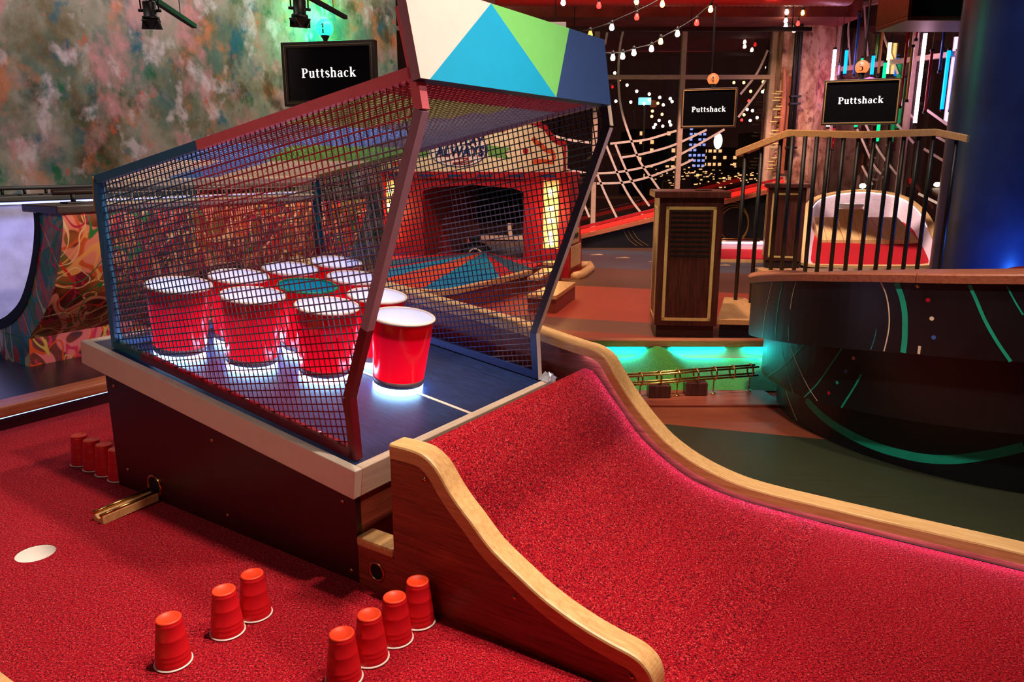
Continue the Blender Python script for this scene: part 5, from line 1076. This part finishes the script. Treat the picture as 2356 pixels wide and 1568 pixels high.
def winwall(name, Mx, xs, z0, zt, zm, arcs, wts, lab):
    t = bpy.data.objects.new(name, None); COL.objects.link(t); t.matrix_world = Mx; PM[t.name] = Mx.copy(); t['kind'] = 'structure'; t['label'] = lab
    for x in xs:
        mb = MB(Mx); mb.bbox((x - .035, -.06, z0), (x + .035, .06, zt), .004); build('mullion', mb, M['wframe'], t)
    for z in (z0 + .03, zm, zt - .03):
        for a, b_ in zip(xs, xs[1:]):
            mb = MB(Mx); mb.bbox((a + .0355, -.05, z - .03), (b_ - .0355, .05, z + .03), .004); build('transom', mb, M['wframe'], t)
    for a, b_ in zip(xs, xs[1:]):
        for q0, q1 in ((z0 + .0605, zm - .0305), (zm + .0305, zt - .0605)):
            mb = MB(Mx); mb.box((a + .0355, -.006, q0), (b_ - .0355, .006, q1)); build('pane', mb, M['glass'], t)
    for arc in arcs:
        P = [Mx.inverted() @ Vector((p[0], 11.44, p[1])) if wts else Vector((p[0], -.05, p[1])) for p in arc]
        P = [Vector((p.x, -.012, p.z)) for p in P]; P = smoothline(P, 4) if len(P) > 2 else P
        mb = MB(Mx); mb.ribbon(P, .032, (0, -1, 0)); build('decal_line', mb, M['arcw'], t)
Mw1 = Matrix.Translation((0, 11.5, 0)); winwall('window_1', Mw1, [-2.6, -1.3, -.03, 1.22, 2.47, 3.765], .02, 3.05, 2.36, ARCS_A, True, 'front window wall with pale curved decal lines, between booth and pillar')
wd = Vector((.93, -1.9, 0)).normalized(); Mw2 = Matrix((wd, Vector((-wd.y, wd.x, 0)), BZ)).transposed().to_4x4(); Mw2.translation = (4.66, 11.5, 0)
winwall('window_2', Mw2, [.05, 1.30, 2.6, 3.9], .02, 3.30, 2.46, ARCS_B, False, 'right window wall behind the neon tubes')
m, nt, b = nodes('distressed pillar plaster'); setp(b, srgb(180, 120, 100), .75); v = coord(nt, (1, 1, .7))
c = ramp(nt, nz(nt, v, 4, 6, .65, .5), [(.32, srgb(84, 44, 34)), (.44, srgb(160, 106, 84)), (.58, srgb(212, 166, 138)), (.72, srgb(140, 134, 126))]); c = mixc(nt, ramp(nt, nz(nt, v, 11, 6), [(.58, (0, 0, 0, 1)), (.66, (.8, .8, .8, 1))]), c, srgb(96, 44, 34)); nt.links.new(c, b.inputs['Base Color']); bump(nt, b, nz(nt, v, 25, 6), .3, .006); M['pillar'] = m
mb = MB(); mb.prism([(3.80, 11.2), (4.30, 11.2), (4.64, 11.42), (4.64, 11.9), (3.80, 11.9)], lambda p, z: (p[0], p[1], z), .0005, 4.2); struct('trim_2', mb, M['pillar'], 'distressed plaster pillar between the two window walls')
mb = MB(); mb.box((-6, 11.45, 0), (-2.64, 11.7, 4.25)); struct('wall_back', mb, M['pillar'])
mb = MB(); mb.box((3.6, 11.0, 3.08), (9, 13.5, 4.249)); 
# black riser pipe on the pillar
pp = thing('riser_pipe', 'black double riser pipe with clamps running down the plaster pillar', 'pipe', (3.93, 11.1, .9))
for dx in (0.05, .11):
    mb = MB(); mb.tube([(3.90 + dx, 11.12, 1.3 if dx > .1 else 1.05), (3.90 + dx, 11.12, 4.249)], .026, 12); build('pipe', mb, M['black'], pp)
for z in (1.35, 1.95, 2.05):
    mb = MB(); mb.bbox((3.92, 11.07, z), (4.07, 11.195, z + .03), .004); build('clamp', mb, M['black'], pp)
# peg harp ornament
ph = thing('peg_ornament', 'upright wooden ornament with rows of gold pegs on the plaster pillar', 'ornament', (3.86, 11.12, 1.0))
hp2 = smoothline([(3.805, 11.12, 2.46), (3.825, 11.12, 2.3), (3.84, 11.12, 1.9), (3.835, 11.12, 1.5), (3.80, 11.12, 1.05)], 5)
mb = MB(); mb.tube(hp2, .03, 8, rs=[.010 + .03 * math.sin(math.pi * min(1, (k + 1) / len(hp2))) for k in range(len(hp2))]); build('curved_spine', mb, M['terra'], ph)
mb = MB(); mb.bbox((3.85, 11.16, 1.0), (3.955, 11.198, 2.34), .004); build('back_plate', mb, M['terra'], ph)
for k, z in enumerate((2.13, 2.10, 2.05, 2.01, 1.93, 1.89, 1.78, 1.72, 1.60, 1.55, 1.42, 1.37, 1.22, 1.17, 1.12, 1.07)):
    mb = MB(); x = 3.80 - (.06 if k % 2 else .02) - .02 * math.sin(k); mb.tube([(x - .07, 11.10, z), (x + .04, 11.10, z)], .010, 6); build('gold_peg', mb, M['goldp'], ph)
# ------------------------------------------------------------------ ceiling duct, dark track bar, sign
du = thing('ceiling_duct', 'big red lit ribbed air duct under the ceiling above the windows', 'duct', (1.2, 9.6, 3.0))
mb = MB(); prof = []
for k in range(121): prof.append((.30 + .006 * (k % 2), -.2 + k * .035))
mb.lathe(prof, (0, 9.6, 3.27), 28, ax=Matrix.Rotation(R(90), 3, 'Y')); build('duct_skin', mb, mpaint('painted red duct', srgb(150, 30, 28), .35, bs=.02), du)
for x in (.6, 2.8):
    mb = MB(); mb.box((x - .01, 9.595, 3.57), (x + .01, 9.605, 4.249)); build('duct_strap', mb, M['black'], du)
tb2 = thing('ceiling_track', 'long black horizontal track bar in front of the window head', 'track', (2.6, 10.2, 2.85))
mb = MB(); mb.bbox((.3, 10.3, 2.80), (3.85, 10.36, 2.85), .004); build('bar', mb, M['black'], tb2)
for x in (.8, 2.3, 3.6):
    mb = MB(); mb.tube([(x, 10.33, 2.85), (x, 10.33, 4.24)], .006, 6); build('wire', mb, M['black'], tb2)
sg = thing('exit_box', 'small white box with green glowing face peeking over the header', 'sign', (.52, 9.2, 2.6))
mb = MB(); mb.bbox((.36, 9.2, 2.62), (.62, 9.3, 2.72), .006); build('box', mb, M['white'], sg)
mb = MB(); mb.box((.50, 9.205, 2.55), (.61, 9.295, 2.6195)); mb2 = MB(); mb2.tube([(.5, 9.25, 2.72), (.5, 9.25, 4.249)], .008, 6); build('hanger', mb2, M['black'], sg)
build('green_face', mb, memit('green sign', (.05, .8, .45, 1), 1.2), sg)
# ------------------------------------------------------------------ string lights
BC = dict(white=((1, .86, .66, 1), 26), amber=((1, .46, .08, 1), 14), red=((1, .02, .015, 1), 7), orange=((1, .30, .03, 1), 5))
for k, (c, s_) in BC.items(): M['bulb_' + k] = memit('%s bulb' % k, c, s_)
def string(lab, Y, cord_pts, bulbs, M_name='string_light'):
    t = thing('string_light', lab, 'string light', (bulbs[0][1], Y, bulbs[0][2]))
    for cp_ in cord_pts:
        mb = MB(); mb.tube(smoothline([(x, Y, z) for x, z in cp_], 5), .006, 6); build('cord', mb, M['black'], t)
    for c, x, z in bulbs:
        Mx = Matrix.Translation((x, Y, z)); mb = MB(Mx); mb.lathe([(0, -.028), (.014, -.026), (.023, -.014), (.025, -.002), (.020, .014), (.015, .028), (.014, .034)], seg=14); o = build('bulb', mb, M['bulb_' + c], t)
        mb = MB(Mx); mb.lathe([(.0165, .0345), (.018, .036), (.017, .066), (.006, .072), (0, .072)], seg=10); build('socket', mb, M['black'], o)
string('long drooping string of white, amber and red bulbs before the window', 8.2, [STR1, STR2, [(1.2, 2.80), (1.27, 2.66)], [(1.27, 2.63), (1.29, 2.80), (1.3, 2.95)], [(.4, 2.86), (.88, 2.77), (1.26, 2.81), (1.52, 2.79), (1.8, 2.95)]], BULBS)
string('bunched string of bulbs hanging on the plaster pillar', 10.6, [[(3.60, 3.4), (3.605, 3.2), (3.607, 3.0), (3.62, 2.95), (3.72, 2.93), (3.77, 3.0), (3.81, 3.13), (3.82, 3.4)]], BULBS2)
# ------------------------------------------------------------------ neon tubes
NC = dict(pink_lit=((1, .55, .86, 1), 16), blue_lit=((.0, .24, 1.0, 1), 3), yellow_lit=((1, .62, .20, 1), 6), green_lit=((.0, .9, .28, 1), 1.2))
for k, (c, s_) in NC.items(): M['n_' + k] = memit('neon ' + k, c, s_)
for k, c in dict(blue=(30, 90, 190), violet=(150, 130, 170), green=(90, 150, 60), amber=(200, 140, 60), red=(200, 20, 40), yellow=(230, 190, 90)).items():
    M['n_' + k] = mpaint('clear %s tube' % k, srgb(*c), .12, .1, spec=.8)
cnt = {}
words_ = ['first', 'second', 'third', 'fourth', 'fifth']
tot = {}
for q in TUBES: tot[q[0]] = tot.get(q[0], 0) + 1
TUBES.sort(key=lambda q: q[1] / q[2])
for c, x, Y, z1, z0 in TUBES:
    Y2 = (10.5 if Y > 9.3 else 9.7) + .07 * (len(cnt) and sum(cnt.values()) % 4); k = Y2 / Y; x *= k; z1 = 1.15 + (z1 - 1.15) * k; z0 = 1.15 + (z0 - 1.15) * k
    i = cnt.get(c, 0); cnt[c] = i + 1; nm = ('glowing ' + c[:-4]) if c.endswith('_lit') else ('unlit ' + c)
    lab = '%s hanging light tube before the right window' % nm if tot[c] == 1 else '%s light tube, %s of its colour from the left, before the right window' % (nm, words_[i])
    t = thing('neon_tube', lab, 'neon tube', (x, Y2, z0), 'hanging neon tubes')
    mb = MB(); mb.tube([(x, Y2, z0 + .03), (x, Y2, z1 - .03)], .022 if c.endswith('_lit') else .017, 10); tu = build('tube', mb, M['n_' + c], t)
    for a, b_ in ((z0, z0 + .0295), (z1 - .0295, z1)):
        mb = MB(); mb.tube([(x, Y2, a), (x, Y2, b_)], .024, 10); build('end_cap', mb, M['black'], tu)
    mb = MB(); mb.tube([(x, Y2, z1), (x, Y2, 4.24)], .0025, 5); build('cable', mb, M['black'], t)
# ------------------------------------------------------------------ the night outside
M['night'] = mpaint('night facade', srgb(14, 10, 14), .8)
M['lit_w'] = memit('lit window warm', (1, .55, .22, 1), 1.6); M['lit_b'] = memit('lit window blue', (.35, .45, 1, 1), 1.3); M['lit_r'] = memit('lit red', (1, .05, .03, 1), 2)
def tower(lab, x0, x1, y, h, mat, rows, cols, p):
    t = thing('city_building', lab, 'building', ((x0 + x1) / 2, y, 0)); mb = MB(); mb.box((x0, y, .0005), (x1, y + 3, h)); build('facade', mb, M['night'], t)
    mb = MB(); dx = (x1 - x0) / cols; dz = (h - .3) / rows
    for i in range(cols):
        for j in range(rows):
            if random.random() < p: mb.box((x0 + dx * (i + .2), y - .03, .3 + dz * (j + .25)), (x0 + dx * (i + .8), y - .001, .3 + dz * (j + .7)))
    build('lit_window', mb, M[mat], t, kind='stuff')
tower('left dark tower with warm lit windows beyond the window', 4.2, 5.9, 27, 2.3, 'lit_w', 7, 9, .3)
tower('blue lit tower beyond the window, left of the screen numbered 4', 5.9, 6.5, 26, 2.35, 'lit_b', 12, 4, .85)
tower('wide low block with amber windows beyond the window', 6.7, 9.6, 28, 1.7, 'lit_w', 6, 16, .5)
tower('narrow tower with red lights beyond the window at right', 8.0, 9.4, 24.5, 2.15, 'lit_r', 8, 6, .22)
hb = thing('harbour_front', 'low dark harbour front strewn with tiny amber lights beyond the window', 'building', (7, 24, 0))
mb = MB(); mb.box((4.2, 24, .0005), (9.8, 24.4, 1.02)); build('quay_wall', mb, M['night'], hb)
mb = MB()
for k in range(150):
    x = random.uniform(4.4, 9.6); z = random.gauss(.72, .14); mb.box((x, 23.98, z), (x + random.uniform(.03, .10), 23.999, z + random.uniform(.015, .04)))
build('tiny_light', mb, M['lit_w'], hb, kind='stuff')
SL = thing('outdoor_string', 'outdoor string of small white bulbs in the dark beyond the window', 'string light', (3.9, 20, 2.0))
mb = MB(); mb.tube(smoothline([(x, 20, z + .05) for c, x, z in sorted(CITY[:8], key=lambda q: q[1])], 3), .006, 5); build('cord', mb, M['black'], SL)
for x in (1.22, 6.41):
    mb = MB(); mb.tube([(x, 20, .0005), (x, 20, 3.5)], .03, 6); build('pole', mb, M['night'], SL)
for c, x, z in CITY:
    mb = MB(); r_ = .036; mb.lathe([(r_ * math.sin(k * math.pi / 6), -r_ * math.cos(k * math.pi / 6)) for k in range(7)], (x, 20, z), 10); build('bulb', mb, M['bulb_' + dict(w='white', a='amber', r='red')[c]], SL)
s1_ = thing('street_sign', 'small glowing cyan sign on a post outside the window', 'sign', (3.38, 20.4, 0))
mb = MB(); mb.bbox((3.28, 20.35, 2.62), (3.60, 20.45, 2.80), .01); build('sign_face', mb, memit('cyan sign', (.15, .6, .8, 1), 1.6), s1_)
mb = MB(); mb.tube([(3.44, 20.4, .0005), (3.44, 20.4, 2.62)], .03, 6); build('post', mb, M['night'], s1_)
s2_ = thing('oval_sign', 'white oval glowing sign on a post outside below the screen numbered 4', 'sign', (5.3, 20, 0))
mb = MB(); mb.lathe([(.11 * math.sin(k * math.pi / 10), -.20 * math.cos(k * math.pi / 10)) for k in range(11)], (5.3, 20, 1.70), 16); build('sign_face', mb, memit('white oval sign', (1, .9, .7, 1), 3), s2_)
mb = MB(); mb.tube([(5.3, 20, .0005), (5.3, 20, 1.5)], .03, 6); build('post', mb, M['night'], s2_)
